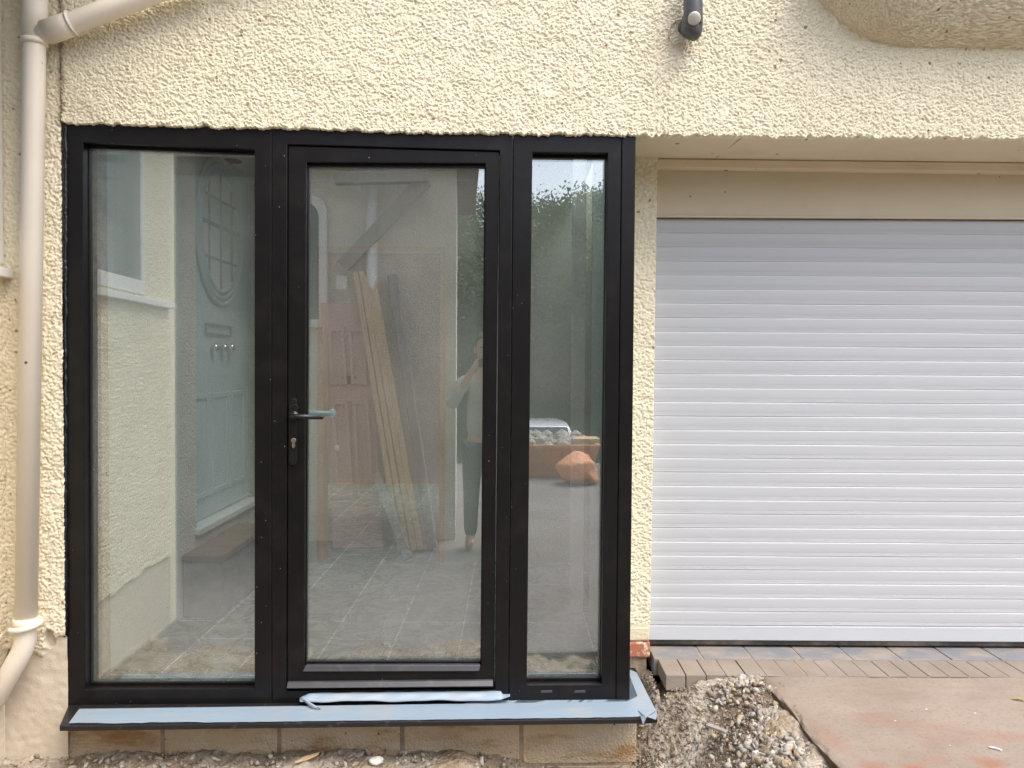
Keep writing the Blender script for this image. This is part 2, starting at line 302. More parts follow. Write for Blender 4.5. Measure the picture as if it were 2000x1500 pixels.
def grid_mesh(name, P, mask=None, attrs=None):
    """P: (nv, nu, 3) array of points; mask: faces kept"""
    nv, nu = P.shape[:2]; idx = np.arange(nv * nu).reshape(nv, nu)
    q = np.stack([idx[:-1, :-1], idx[:-1, 1:], idx[1:, 1:], idx[1:, :-1]], -1)
    q = q[mask] if mask is not None else q.reshape(-1, 4)
    me = bpy.data.meshes.new(name); me.vertices.add(nv * nu); me.vertices.foreach_set('co', P.reshape(-1).astype(np.float32))
    n = len(q); me.loops.add(n * 4); me.loops.foreach_set('vertex_index', q.reshape(-1).astype(np.int32))
    me.polygons.add(n); me.polygons.foreach_set('loop_start', (np.arange(n) * 4).astype(np.int32))
    me.polygons.foreach_set('use_smooth', np.ones(n, bool)); me.update(calc_edges=True)
    for k, v in (attrs or {}).items():
        a = me.attributes.new(k, 'FLOAT', 'POINT'); a.data.foreach_set('value', v.reshape(-1).astype(np.float32))
    return me
def fnoise(nv, nu, sig):          # smooth unit noise, sig in cells
    n = rng.standard_normal((nv, nu)); fy = np.fft.fftfreq(nv)[:, None]; fx = np.fft.rfftfreq(nu)[None]
    g = np.exp(-2 * (math.pi ** 2) * sig * sig * (fy ** 2 + fx ** 2)); r = np.fft.irfft2(np.fft.rfft2(n) * g, s=(nv, nu)); return r / r.std()
def dash(nv, nu, cell):           # thrown roughcast: lumps and pits, metres of relief
    a = fnoise(nv, nu, .0019 / cell); b = fnoise(nv, nu, .0036 / cell); d = fnoise(nv, nu, .03 / cell)
    m = a * .7 + b * .7
    h = .0022 * np.tanh(1.3 * (m + .55)) + .0007 * a + .0008 * d
    return h

# ------------------------------------------------------------------ HOUSE
house = empty('house', (0, 0, 0), 'cream roughcast house with glazed entrance under its overhang and a garage recess', 'house')
ZC = 3.35; WOFF = -.018                       # wall face stands 18 mm proud of the frame
# upper wall (fine relief where seen)
edge_px = [(100, 238), (130, 240), (250, 243), (420, 248), (600, 252), (800, 258), (1000, 262), (1242, 264), (1500, 267), (1750, 269), (2000, 271), (2300, 274)]
ep = [pp(x, y, WOFF) for x, y in edge_px]
XL = -1.727
cell = .0027; xs = np.arange(XL, 2.35, cell); nu = len(xs); zb = np.interp(xs, [p.x for p in ep], [p.z for p in ep])
zb = zb + .0025 * fnoise(1, nu, 3)[0] + .0025 * fnoise(1, nu, 1.2)[0]
nv = 350; tt = np.linspace(0, 1, nv)[:, None]; Z = zb[None] + (ZC - zb[None]) * tt; Xg = np.broadcast_to(xs[None], Z.shape)
h = dash(nv, nu, cell); out = h - WOFF * 1.0; out = out.copy(); out[0] *= .4
P = np.stack([Xg + NP.x * out, Xg * PY + NP.y * out, Z], -1)
lip = P[0:1].copy(); lip[..., 1] += .035; lip[..., 2] = np.interp(xs, [p.x for p in ep], [p.z for p in ep])[None] + .004                                     # underside of the plaster edge
P2 = np.concatenate([lip, P], 0)
gr = np.clip(1 - (P2[..., 0] - XL) / (.012 + .010 * np.abs(np.sin(P2[..., 2] * 23))), 0, 1) * (P2[..., 2] > 2.55) * .8  # wall colour darkened along the joint with the old wall
lc = pp(1335, 92, WOFF); gr = np.maximum(gr, .32 * np.exp(-((P2[..., 0] - lc.x) / .035) ** 2 - ((P2[..., 2] - lc.z + .01) / .03) ** 2)); lc = pp(210, 55, WOFF); gr = np.maximum(gr, .16 * np.exp(-((P2[..., 2] - lc.z - (P2[..., 0] - lc.x) * .37 + .03) / .05) ** 2) * (P2[..., 0] < -1.2))  # rusty stain by the lamp; darker band following the branch pipe
link('front_wall', grid_mesh('front_wall', P2, attrs={'smooth': np.zeros(P2.shape[:2]), 'grime_and_dark': gr}), 'rough', house)
bm = BM()
box(bm, XL - 3, 8, 0, .3, ZC - .01, 3.95); box(bm, 2.34, 8, .065, .3, 2.5, ZC - .02)
obj('upper_storey_wall', bm, 'rough', house)

# coved underside of the bay above the garage
cv = [(1568, -40), (1590, -8), (1618, 22), (1650, 50), (1685, 74), (1720, 86), (1760, 92), (1850, 94), (2000, 97), (2200, 100), (2400, 102)]
cp = [pp(x, y, WOFF) for x, y in cv]; s = np.linspace(0, len(cp) - 1, 520); cpx = np.array([p[:] for p in cp])
E = np.stack([np.interp(s, range(len(cp)), cpx[:, k]) for k in range(3)], -1)
for k in range(3): E[:, k] = np.convolve(np.pad(E[:, k], 21, mode='reflect', reflect_type='odd'), np.ones(43) / 43, 'valid')
T = np.linspace(0, 1, 190)[:, None]; ang = T * R(80)
outw = .27 * np.sin(ang); up = .30 * (1 - np.cos(ang)) + .10 * T
hC = dash(190, 520, .0035) * 1.4
P = np.stack([E[None, :, 0] - .04 * T * np.ones_like(E[None, :, 0]), E[None, :, 1] - outw - hC * .8 + .006, E[None, :, 2] + up - hC * .6], -1)
link('bay_cove', grid_mesh('bay_cove', P, attrs={'smooth': np.zeros(P.shape[:2]), 'grime_and_dark': np.zeros(P.shape[:2])}), 'rough', house)

# strip of old wall beside the entrance, carrying the downpipe
XW = -1.95; ZW0, ZW1 = -.05, ZC
def oldwall(name, us, uplane, chipu, mask_fn=None, flip=1):
    zs = np.arange(ZW0, ZW1, .0034); nu, nv = len(us), len(zs); h = dash(nv, nu, .0034) * 1.1; big = fnoise(nv, nu, 16); Ug, Zg = np.meshgrid(us, zs)
    bound = .44 + (.02 * big + .012 * fnoise(nv, nu, 5)) * (1 if chipu is not None else .3) + .35 * (Ug - us[0]) * (chipu is not None)
    sm = np.clip((bound - Zg) / .012, 0, 1); chip = np.zeros_like(sm)
    if chipu is not None:
        chip = 1.0 * ((np.exp(-(((Ug - chipu) / .030) ** 2 + ((Zg - .52) / .06) ** 2)) + .2 * big > .60) & (np.abs(Ug - chipu) < .06) & (np.abs(Zg - .52) < .13))
    sm = np.maximum(sm, chip); off = h * (1 - sm) + sm * (-.014 + .0006 * fnoise(nv, nu, 2.5) + .0008 * big) - .012 * chip
    return Ug, Zg, off, sm
xs_ = np.arange(XW - .04, XL, .0034); Ug, Zg, off, sm = oldwall('strip', xs_, None, -1.795)
o_ = off - WOFF; P = np.stack([Ug + NP.x * o_, Ug * PY + NP.y * o_, Zg], -1)
grm = np.clip(1 - (XL - Ug) / (.012 + .010 * np.abs(np.sin(Zg * 19 + 1))), 0, 1) * (Zg > 2.5) * .8  # strip darkened along the same joint
link('old_wall', grid_mesh('old_wall', P, attrs={'smooth': sm, 'grime_and_dark': grm}), 'rough', house)
bm = BM(); box(bm, XW, XL + .03, .0, .2, -.1, ZC); obj('wall_core', bm, 'mortar', house)
# wing wall on the left, with a window; grid over Y, Z
Y1 = PY * XW - WOFF * NP.y; Y0 = -1.63
WY0, WY1, WZ0, WZ1 = -1.23, -.098, 1.975, 3.2
ys = np.arange(Y1, Y0, -.0036); Yg, Zg, off, sm = oldwall('wing', ys, None, None)
P = np.stack([XW + off, Yg, Zg], -1)
fy, fz = (Yg[:-1, :-1] + Yg[1:, 1:]) / 2, (Zg[:-1, :-1] + Zg[1:, 1:]) / 2
mask = ~((fy > WY0) & (fy < WY1) & (fz > WZ0) & (fz < WZ1))
wing = link('wing_wall', grid_mesh('wing_wall', P, mask, {'smooth': sm, 'grime_and_dark': np.zeros_like(sm)}), 'rough', house)
XLs = XL; XL = XW
bm = BM(); box(bm, XL - 1.2, XL - .012, Y0 - .1, Y0, -.2, ZC); box(bm, XL - 1.2, XL - .012, Y0 - .1, .0, ZC, ZC + .3)
box(bm, XL - .3, XL - .02, Y0, WY0 - .02, -.2, ZC); box(bm, XL - .3, XL - .02, WY0 - .02, .05, -.2, WZ0 - .05)
obj('wing_end_wall', bm, 'rough', house)
bm = BM(); box(bm, -4.2, -1.32, -2.1, -.03, 3.42, 3.54); obj('shade_eave', bm, 'whitewood', house, bevel=.01)  # unseen eave added to shade the upper left wall
win = BM(); b4 = lambda x, y0, y1, z0, z1: [Vector((x, y0, z0)), Vector((x, y1, z0)), Vector((x, y1, z1)), Vector((x, y0, z1))]
ring(win, b4(XL + .012, WY0 - .004, WY1 + .004, WZ0 - .004, WZ1), b4(XL + .012, WY0 + .055, WY1 - .055, WZ0 + .07, WZ1 - .07), Vector((-.10, 0, 0)))
wf = obj('window', win, 'whitewood', house, bevel=.004)
bm = BM(); box(bm, XL - .05, XL - .03, WY0 + .05, WY1 - .05, WZ0 + .06, WZ1 - .06); obj('pane', bm, 'glass_plain', wf)
bm = BM(); n = 90
for i in range(n):
    y = WY0 + .06 + i * (WY1 - WY0 - .12) / (n - 1); y2 = WY0 + .06 + (i + 1) * (WY1 - WY0 - .12) / (n - 1)
    if i == n - 1: break
    a, b_ = XL - .10 + .008 * math.sin(i * .8), XL - .10 + .008 * math.sin((i + 1) * .8)
    f = [bm.verts.new(p) for p in ((a, y, WZ0 + .05), (b_, y2, WZ0 + .05), (b_, y2, WZ1), (a, y, WZ1))]; bm.faces.new(f)
obj('curtain', bm, 'curtain', wf, smooth=True)
bm = BM(); box(bm, XL - .03, XL + .045, -1.59, Y1 - .004, 1.918, 1.952); obj('window_sill', bm, 'whitewood', house, bevel=.004)
XL = XLs

# soffit over the recess, lintel board behind it
YS = .36; YD = .45
bm = BM(); sp_ = [pp(-60, 262, WOFF - .0), None]
f = [pp(x, y + .6, -.004) for x, y in ((1236, 264), (1500, 266), (2000, 270), (2600, 275))]
b_ = [py_(x, y, YS + .01) for x, y in ((1236, 308), (1500, 312), (2000, 318), (2600, 325))]
for i in range(3):
    q = [bm.verts.new(p) for p in (f[i], f[i + 1], b_[i + 1], b_[i])]; bm.faces.new(q)
    q = [bm.verts.new(p + Vector((0, 0, .08))) for p in (f[i], f[i + 1], b_[i + 1], b_[i])]; bm.faces.new(q)
bmesh.ops.remove_doubles(bm, verts=bm.verts, dist=.0005); obj('soffit', bm, 'soffit', house)
bm = BM(); beam(bm, pp(1450, 268, 0) + Vector((0, .0, .0005)), py_(1397, 309.5, YS) + Vector((0, 0, .0005)), .003, .002, (0, 0, 1)); obj('soffit_joint', bm, 'mortar', house)
bm = BM()
prism(bm, [py_(1283, 310.5, YS), py_(2600, 325, YS), py_(2600, 344, YS), py_(1283, 325.5, YS)], Vector((0, .06, 0)))
obj('lintel_board', bm, 'soffit', house, bevel=.003)
# pier beside the garage
xp0, xp1 = .42, py_(1278, 700, YS).x; xs = np.arange(xp0, xp1, .0034); zs = np.arange(.17, 2.56, .0034); nu, nv = len(xs), len(zs)
h = dash(nv, nu, .0034) * 1.15; Xg, Zg = np.meshgrid(xs, zs); tilt = (Zg - 1.3) * .0055
hm = h * np.clip((Zg - .44) / .02, 0, 1)
P = np.stack([Xg + tilt, YS - hm - .004, Zg], -1); P = np.concatenate([P, P[:, -1:] + np.array([0, .15, 0])], 1)
msk = np.ones((nv - 1, nu), bool); msk[zs[:-1] < .435] = False
link('pier', grid_mesh('pier', P, msk, {'smooth': np.zeros(P.shape[:2]), 'grime_and_dark': np.zeros(P.shape[:2])}), 'rough', house)
bm = BM(); box(bm, xp0, xp1 - .008, YS - .006, YS + .14, .376, .438); obj('pier_painted_brick', bm, 'chippedpaint', house, bevel=.007)
bm = BM(); box(bm, xp0, xp1 - .006, YS - .010, YS + .14, .302, .370); pb = obj('pier_bare_brick', bm, 'redbrick', house, bevel=.007)
bm = BM(); box(bm, xp0, xp1 - .02, YS + .004, YS + .14, .05, .44); obj('pier_core', bm, 'mortar', house)

# blockwork under the sill
zt = .239; bm = BM(); mb = BM()
jx = [125, 317, 545, 785, 1018, 1243]; yb = .02
for a, b_ in zip(jx, jx[1:]):
    x0, x1 = pp(a, 1450, yb).x + .008, pp(b_, 1450, yb).x - (.008 if b_ < 1243 else 0)
    c4 = [Vector((x, 0, z)) for x, z in ((x0, zt - .245), (x1, zt - .245), (x1, zt), (x0, zt))]
    for v in c4: v.y = v.x * PY + yb
    prism(bm, c4, Vector((0, .10, 0)))
    c4 = [Vector((x, 0, z)) for x, z in ((x0, zt - .45), (x1, zt - .45), (x1, zt - .257), (x0, zt - .257))]
    for v in c4: v.y = v.x * PY + yb
    prism(bm, c4, Vector((0, .10, 0)))
bw = obj('block_plinth', bm, 'block', house, bevel=.004)
x0, x1 = pp(125, 1450, yb).x, pp(1243, 1450, yb).x - .004
prism(mb, [Vector((x0, x0 * PY + yb + .003, zt - .5)), Vector((x1, x1 * PY + yb + .003, zt - .5)), Vector((x1, x1 * PY + yb + .003, zt - .002)), Vector((x0, x0 * PY + yb + .003, zt - .002))], Vector((0, .08, 0)))
obj('mortar_joint', mb, 'mortar', house)
bm = BM(); box(bm, x1 - .10, x1 + .0, yb + .125, YS, -.2, zt); obj('side_plinth', bm, 'block', house, bevel=.004)

# ------------------------------------------------------------------ inside the porch
ZF = .262; XI = XL; YB = 2.15; XRW = .425; ZCE = 2.82
bm = BM(); box(bm, XI - .3, .44, .09, YB, ZF - .10, ZF); box(bm, XI - .3, 1.6, YB + .001, YB + 3.6, ZF - .10, ZF); obj('floor', bm, 'tile', house)
bm = BM(); box(bm, XI, .48, 1.42, YB + .12, ZCE, ZCE + .1); box(bm, XI, -1.3, .10, 1.42, ZCE, ZCE + .1); ce = obj('ceiling', bm, 'ceil', house)  # left open behind the panes: an unseen gap added to brighten the porch
q = hit(CAM, ray(455, 314), Vector((0, 0, ZCE)), Vector((0, 0, 1)))
bm = BM(); tube(bm, [(q.x, q.y, ZCE - .004), (q.x, q.y, ZCE + .03)], .055, 24); obj('downlight', bm, 'dark', ce)
# left inner wall, continuing the wing; opening for the old front door
DY0, DY1, DZ1 = px_(383, 700, XI).y, px_(383, 700, XI).y + 1.02, 2.80
q = BM()
def quadx(bm, x, y0, y1, z0, z1): box(bm, x - .1, x, y0, y1, z0, z1)
quadx(q, XI, .96, DY0, ZF - .05, ZCE + .1); quadx(q, XI, DY1, YB + .1, ZF - .05, ZCE + .1); quadx(q, XI, DY0, DY1, DZ1, ZCE + .1); quadx(q, XI, DY0, DY1, ZF - .05, .655)
obj('inner_left_wall', q, 'rough_far', house)
q = BM(); quadx(q, XI + .002, .085, .958, ZF - .05, ZCE + .1); obj('inner_left_plaster', q, 'plaster', house)
# turquoise front door seen at a slant
XD = XI - .055
bm = BM(); box(bm, XD - .045, XD, DY0 + .004, DY1 - .004, .70, DZ1 - .004)
cy, cz, ry, rz = (DY0 + DY1) / 2 - .03, 2.44, .31, .36
fd = obj('front_door', bm, 'teal', house, bevel=.004)
fd['label'] = 'pale teal front door with oval glazing'
bm = BM()
for rr, dx in ((1.0, .0), (1.10, 0), (1.2, 0)):
    pts = [(XD + .012, cy + ry * rr * math.cos(a), min(cz + rz * rr * math.sin(a) - .05, DZ1)) for a in (2 * math.pi * i / 48 for i in range(49))]
    tube(bm, pts, .013, 8)
obj('oval_moulding', bm, 'teal', fd, smooth=True)
bm = BM(); prism(bm, [Vector((XD + .003, cy + ry * math.cos(a), cz - .05 + rz * math.sin(a))) for a in (2 * math.pi * i / 40 for i in range(40))], Vector((.004, 0, 0))); obj('oval_pane', bm, 'whitewood', fd)
bm = BM()
for k in (-.18, 0, .18): beam(bm, (XD + .012, cy + k, cz - .05 - rz * math.sqrt(1 - (k / ry) ** 2)), (XD + .012, cy + k, cz - .05 + rz * math.sqrt(1 - (k / ry) ** 2)), .012, .008, (1, 0, 0))
for k in (-.17, .03, .19): beam(bm, (XD + .012, cy - ry * math.sqrt(1 - (k / rz) ** 2), cz - .05 + k), (XD + .012, cy + ry * math.sqrt(1 - (k / rz) ** 2), cz - .05 + k), .018 if k == .03 else .010, .012, (1, 0, 0))
obj('glazing_bar', bm, 'stepstone', fd)
a, b_ = px_(397, 640, XD), px_(449, 643, XD)
bm = BM(); z = a.z; ring(bm, [Vector((XD + .014, y, zz)) for y, zz in ((a.y, z - .035), (b_.y, z - .035), (b_.y, z + .03), (a.y, z + .03))], [Vector((XD + .014, y, zz)) for y, zz in ((a.y + .02, z - .025), (b_.y - .02, z - .025), (b_.y - .02, z + .02), (a.y + .02, z + .02))], Vector((-.01, 0, 0)))
obj('letter_plate', bm, 'chrome', fd, bevel=.003)
for x in (412, 430, 444):
    a = px_(x, 679, XD); bm = BM(); ell(bm, (XD + .03, a.y, a.z), (.026, .026, .02), (1, 0, 0)); tube(bm, [(XD, a.y, a.z), (XD + .02, a.y, a.z)], .01, 10); obj('knob', bm, 'chrome', fd, smooth=True)
bm = BM()
for k0, k1 in ((.06, .30), (.36, .62), (.68, .92)): 
    ring(bm, [Vector((XD + .008, DY0 + y, zz)) for y, zz in ((k0, .82), (k1, .82), (k1, 1.42), (k0, 1.42))], [Vector((XD + .008, DY0 + y, zz)) for y, zz in ((k0 + .03, .85), (k1 - .03, .85), (k1 - .03, 1.39), (k0 + .03, 1.39))], Vector((-.01, 0, 0)))
obj('door_panel', bm, 'teal', fd, bevel=.003)
bm = BM(); box(bm, XI - .1, XI + .03, DY0 - .03, DY1 + .03, .655, .69); obj('threshold', bm, 'whitewood', house, bevel=.004)
bm = BM(); box(bm, XI + .002, XI + .20, DY0 - .19, DY0 + .62, ZF, .555); st = obj('step', bm, 'stepstone', house, bevel=.006)
bm = BM(); box(bm, XI + .002, XI + .215, DY0 - .20, DY0 + .63, .556, .59); obj('tread', bm, 'steptop', st, bevel=.004)
# back partition with a bare pine doorway, room beyond
ox0, ox1, oz1 = py_(622, 900, YB).x, py_(869, 900, YB).x, py_(740, 490, YB).z
bm = BM(); box(bm, XI, ox0, YB, YB + .1, ZF - .05, ZCE + .1); box(bm, ox1, 2, YB, YB + .1, ZF - .05, ZCE + .1); box(bm, ox0, ox1, YB, YB + .1, oz1, ZCE + .1); obj('back_partition', bm, 'greenboard', house)
bm = BM(); tk = .036; box(bm, ox0 - .004, ox0 + tk, YB - .014, YB + .114, ZF, oz1); obj('door_lining', bm, 'pine', house, bevel=.002)
bm = BM(); box(bm, ox1 - tk, ox1 + .004, YB - .014, YB + .114, ZF, oz1); obj('door_lining', bm, 'pine', house, bevel=.002)
bm = BM(); box(bm, ox0 - .004, ox1 + .004, YB - .014, YB + .114, oz1 + .001, oz1 + .03); obj('door_lining', bm, 'pine', house, bevel=.002)
bm = BM(); box(bm, XI - .3, 1.6, 5.6, 5.7, 0, 2.9); box(bm, XI - .4, XI - .3, YB + .1, 5.7, 0, 2.9); box(bm, 1.6, 1.7, YB + .1, 5.7, 0, 2.9)
box(bm, XI - .4, 1.7, YB + .1, 3.0, 2.8, 2.9); box(bm, XI - .4, 1.7, 4.5, 5.7, 2.8, 2.9); obj('inner_room_wall', bm, 'innerwall', house)  # gap between the two ceiling pieces added, out of view, to let daylight in
bm = BM(); box(bm, XI - .3, 1.6, 5.585, 5.6, ZF, ZF + .045); obj('skirting', bm, 'steptop', house)
# right inner wall: pale return, dark gap, white post
ya = 1.10
bm = BM(); box(bm, XRW, XRW + .02, .10, ya + .02, ZF - .05, ZCE + .1); obj('inner_right_wall', bm, 'plaster', house)
bm = BM(); box(bm, XRW + .25, XRW + .3, .7, YB, ZF, ZCE); obj('gap_backing', bm, 'dark', house)  # black colour put in so the gap reads as unlit
a = pz_(1113, 1195, ZF); b_ = pz_(1138, 1195, ZF)
bm = BM(); box(bm, a.x, b_.x, a.y - .02, a.y + .05, ZF, ZCE - .002); obj('inner_post', bm, 'whitewood', house, bevel=.004)

# ------------------------------------------------------------------ ENTRANCE SCREEN (black aluminium, three lights)
LT = lambda x, o=0: None
screen = empty('entrance_screen', pp(690, 1372), 'black aluminium entrance screen with glazed door between wide and narrow side lights', 'glazed screen')
def top(x, o=0): return 241 + (x - 130) * (265.5 - 241) / 1112 + o
def bot(x, o=0): return 1383 + (x - 128) * (1367 - 1383) / 1102 + o
def Q(x0t, x1t, y0, y1, x0b, x1b, yb0, yb1, off=0): return [pp(x0t, y0, off), pp(x1t, y1, off), pp(x1b, yb1, off), pp(x0b, yb0, off)]
D = lambda t: -NP * t
def sidelight(name, outer, inner, label):
    bm = BM(); ring(bm, outer, inner, D(.075)); f = obj(name, bm, 'black', screen, bevel=.0025); f['label'] = label
    cen = sum(inner, Vector()) / 4
    pn = [p + D(.055) + (p - cen).normalized() * .006 for p in inner]; bm = BM(); prism(bm, pn, D(.014)); obj('pane', bm, 'glass', f)
    bd = [p + D(.040) for p in inner]; bi = [p + (cen - p).normalized() * .012 + D(.040) for p in inner]
    bm = BM(); ring(bm, bd, bi, D(.014)); obj('glazing_bead', bm, 'black', f, bevel=.002)
    return f
sidelight('side_light', Q(130, 530.5, top(130), top(530), 128, 530.5, bot(128), bot(530)), Q(162, 497, 278, 291, 166, 497, 1347, 1346), 'wide fixed side light left of the door')
sidelight('side_light', Q(1003, 1213.5, top(1003), top(1213), 994, 1202.5, bot(994), bot(1202)), Q(1040, 1187, 297, 299, 1029, 1175, 1338, 1337), 'narrow side light right of the door')
bm = BM(); prism(bm, Q(1214.5, 1242, top(1214), top(1242), 1203.5, 1230, bot(1203), bot(1230), -.003), D(.09)); obj('corner_post', bm, 'black', screen, bevel=.004)
bm = BM(); ring(bm, Q(531.5, 1002, top(531), top(1002), 531.5, 993, bot(531), bot(993)), Q(561, 976, 282, 294, 559, 967, 1349, 1347), D(.075)); obj('door_frame', bm, 'black', screen, bevel=.003)
bm = BM(); ring(bm, Q(563, 974, 284.5, 296.5, 561, 965, 1346, 1344, .008), Q(599, 948, 317, 319, 594, 940, 1302, 1301, .008), D(.062)); door = obj('door', bm, 'black', screen, bevel=.003)
door['label'] = 'fully glazed black door leaf'
inner = Q(599, 948, 317, 319, 594, 940, 1302, 1301, .008); cen = sum(inner, Vector()) / 4
bm = BM(); prism(bm, [p + D(.035) + (p - cen).normalized() * .006 for p in inner], D(.014)); obj('pane', bm, 'glass', door)
bm = BM(); ring(bm, [p + D(.022) for p in inner], [p + (cen - p).normalized() * .012 + D(.022) for p in inner], D(.012)); obj('glazing_bead', bm, 'black', door, bevel=.002)
bm = BM(); prism(bm, [pp(597, 1300, .006), pp(938, 1299, .006), pp(936, 1311, -.004), pp(591, 1312, -.004)], D(.02)); obj('bottom_bead', bm, 'grey_bar', door, bevel=.002)
bm = BM(); prism(bm, [pp(561, 1332, -.002), pp(963, 1328, -.002), pp(963, 1341, -.022), pp(559, 1345, -.022)], D(.03)); obj('weather_bar', bm, 'grey_bar', door, bevel=.003)
# handle set
a = pp(576, 800, .008); hx = a.x
bm = BM(); c0 = pp(574, 838, .006); prism(bm, [c0 + TP * (.0155 * math.cos(t)) + Vector((0, 0, .115 * (1 if math.sin(t) > 0 else -1) - .01 + .0155 * math.sin(t))) for t in (2 * math.pi * (i + .5) / 24 for i in range(24))], NP * .010); hp = obj('handle', bm, 'handle', door, bevel=.002)
a = pp(575, 812, 0); e = pp(628, 815, -.05)
bm = BM(); tube(bm, [a, a + NP * .012], .019, 24); tube(bm, bend(a, a + NP * .052, e + NP * .0, .018) , [.0105] * 10 + [.0085], 14); ell(bm, e, (.0085,) * 3); obj('lever', bm, 'handle', door, smooth=True)
a = pp(575, 797, -.004); bm = BM(); tube(bm, [a, a + NP * .006], .017, 24); obj('rose', bm, 'handle', door, bevel=.002)
a = pp(574, 860, -.004); bm = BM(); tube(bm, [a, a + NP * .007], .0095, 20); prism(bm, [a + TP * x + Vector((0, 0, z)) for x, z in ((-.0055, -.004), (-.0055, -.026), (-.003, -.029), (.003, -.029), (.0055, -.026), (.0055, -.004))], NP * .007); obj('lock_cylinder', bm, 'brass', door, bevel=.001)
a = pp(585, 806, .11); e = pp(646, 808, .13)
bm = BM(); tube(bm, [pp(590, 807, .085), pp(590, 807, .128), ], .010, 12); tube(bm, [pp(590, 807, .128), e], .0115, 14); 
ell(bm, e + Vector((.006, 0, .004)), (.016, .012, .017), seg=9, rg=6); ell(bm, e + Vector((.002, -.006, -.008)), (.012, .01, .010), seg=7, rg=5); obj('inside_handle_wrap', bm, 'wrap', door)
# drain caps, mastic bead, sill
for x in (1066, 1131):
    bm = BM(); prism(bm, [pp(x - 10, 1348, 0), pp(x + 12, 1347, 0), pp(x + 12, 1352, 0), pp(x - 10, 1353, 0)], NP * .006); obj('drain_cap', bm, 'grey_bar', screen, bevel=.002)
bm = BM(); pts = []; rad = []
for i in range(160):
    y = 241 + (1244 - 241) * i / 159; pts.append(pp(128.5 - 1.5 * i / 159 + random.uniform(-1.2, 1.2), y, -.002)); rad.append((.0075 if y < 1285 else .0045) + random.uniform(-.002, .002))
tube(bm, pts, rad, 8); obj('mastic', bm, 'mastic', screen, smooth=True)
bm = BM(); pts = [pp(x, top(x) + 1.5 + random.uniform(-.8, .8), .004) for x in range(130, 1243, 8)]; tube(bm, pts, .006, 8); obj('mastic', bm, 'mastic', screen, smooth=True)
ZS = .258
fl, fr = pz_(116, 1418, ZS), pz_(1284, 1403, ZS); br_ = pz_(1238, 1292, ZS)
sill_poly = [fl, fr, Vector((fr.x - .005, YS - .01, ZS)), Vector((.44, YS - .01, ZS)), Vector((.44, .06, ZS)), Vector((XL + .02, .0, ZS)), Vector((XL - .0, -.06, ZS))]
bm = BM(); prism(bm, sill_poly, Vector((0, 0, -.020))); obj('sill', bm, 'sillblack', screen, bevel=.003)

# protective film lying on the sill, torn edges
def ragged(a, b, n, amp): return [Vector(a).lerp(Vector(b), i / n) + Vector((0, random.uniform(-amp, amp), 0)) for i in range(n)]
zf = ZS + .003
pfl, pfr = pz_(134, 1413, zf), pz_(1281, 1400, zf)
side_o = Vector((fr.x - .012, YS - .03, zf)); 
poly = ragged(pfl, pz_(420, 1410, zf), 16, .005) + ragged(pz_(420, 1411, zf), pz_(1250, 1400.5, zf), 60, .0015) + [pz_(1252, 1399, zf), pfr] + ragged(pz_(1283, 1392, zf), side_o, 10, .002) + [Vector((.515, YS - .03, zf)), Vector((.515, .045, zf))]
bk = [pz_(1225, 1370.5, zf), pz_(900, 1375, zf), pz_(540, 1380, zf), pz_(155, 1385, zf)]
poly += bk
bm = BM(); prism(bm, poly, Vector((0, 0, .0012))); bmesh.ops.triangulate(bm, faces=bm.faces)
film = obj('sill_film', bm, 'film'); tag(film, 'pale blue protective film, dirty at its left end, covering the long window sill', 'film')
# crumpled film at the sill corner
bm = BM(); a = pz_(1250, 1402, zf)
for k, (u0, v0, u1, v1, u2, v2) in enumerate([(1246, 1388, 1283, 1386, 1262, 1402), (1250, 1396, 1262, 1402, 1256, 1417), (1262, 1400, 1284, 1394, 1281, 1406)]):
    f = [pz_(u0, v0, zf + .004), pz_(u1, v1, zf + .010), pz_(u2, v2, zf + .006 if v2 < 1410 else zf - .004)]
    prism(bm, f, Vector((0, 0, .0015)))
obj('crumpled_corner', bm, 'film', film)
# the loose strip under the door
nx_, ny_ = 90, 7; P = np.zeros((ny_, nx_, 3))
for i in range(nx_):
    u = i / (nx_ - 1); x = 586 + (996 - 586) * u; tp = pp(x, 1354 - 4.5 * u + (8 if i < 4 else 0) * (1 - i / 4) + (6 if i > 85 else 0), -.006); lo = pp(x, 1371 - 3 * u + 1.2 * math.sin(u * 17) - (6 * (i - 85) / 4 if i > 85 else 0), -.034)
    for j in range(ny_):
        t = j / (ny_ - 1); p = tp.lerp(lo, t) + NP * (.004 * math.sin(t * math.pi) + .002 * math.sin(u * 40 + t * 3)); P[j, i] = p
flap = link('film_strip', grid_mesh('film_strip', P), 'film'); sm_ = flap.modifiers.new('thick', 'SOLIDIFY'); sm_.thickness = .0012
tag(flap, 'loose strip of blue film peeling from the door threshold, curled at its left end', 'film')
bm = BM(); a, b_ = pp(590, 1364, -.03), pp(620, 1386, -.07)
n = 14
vs = []
for i in range(n):
    t = i / (n - 1); c_ = a.lerp(b_, t); r_ = .004 + .009 * t
    vs.append([bm.verts.new(c_ + Vector((r_ * math.cos(k * .55), -.4 * r_ * math.sin(k * .55), r_ * math.sin(k * .55)))) for k in range(9)])
for p, q in zip(vs, vs[1:]):
    for k in range(8): bm.faces.new((p[k], p[k + 1], q[k + 1], q[k]))
cu = obj('curled_end', bm, 'film', flap, smooth=True); m_ = cu.modifiers.new('thick', 'SOLIDIFY'); m_.thickness = .001

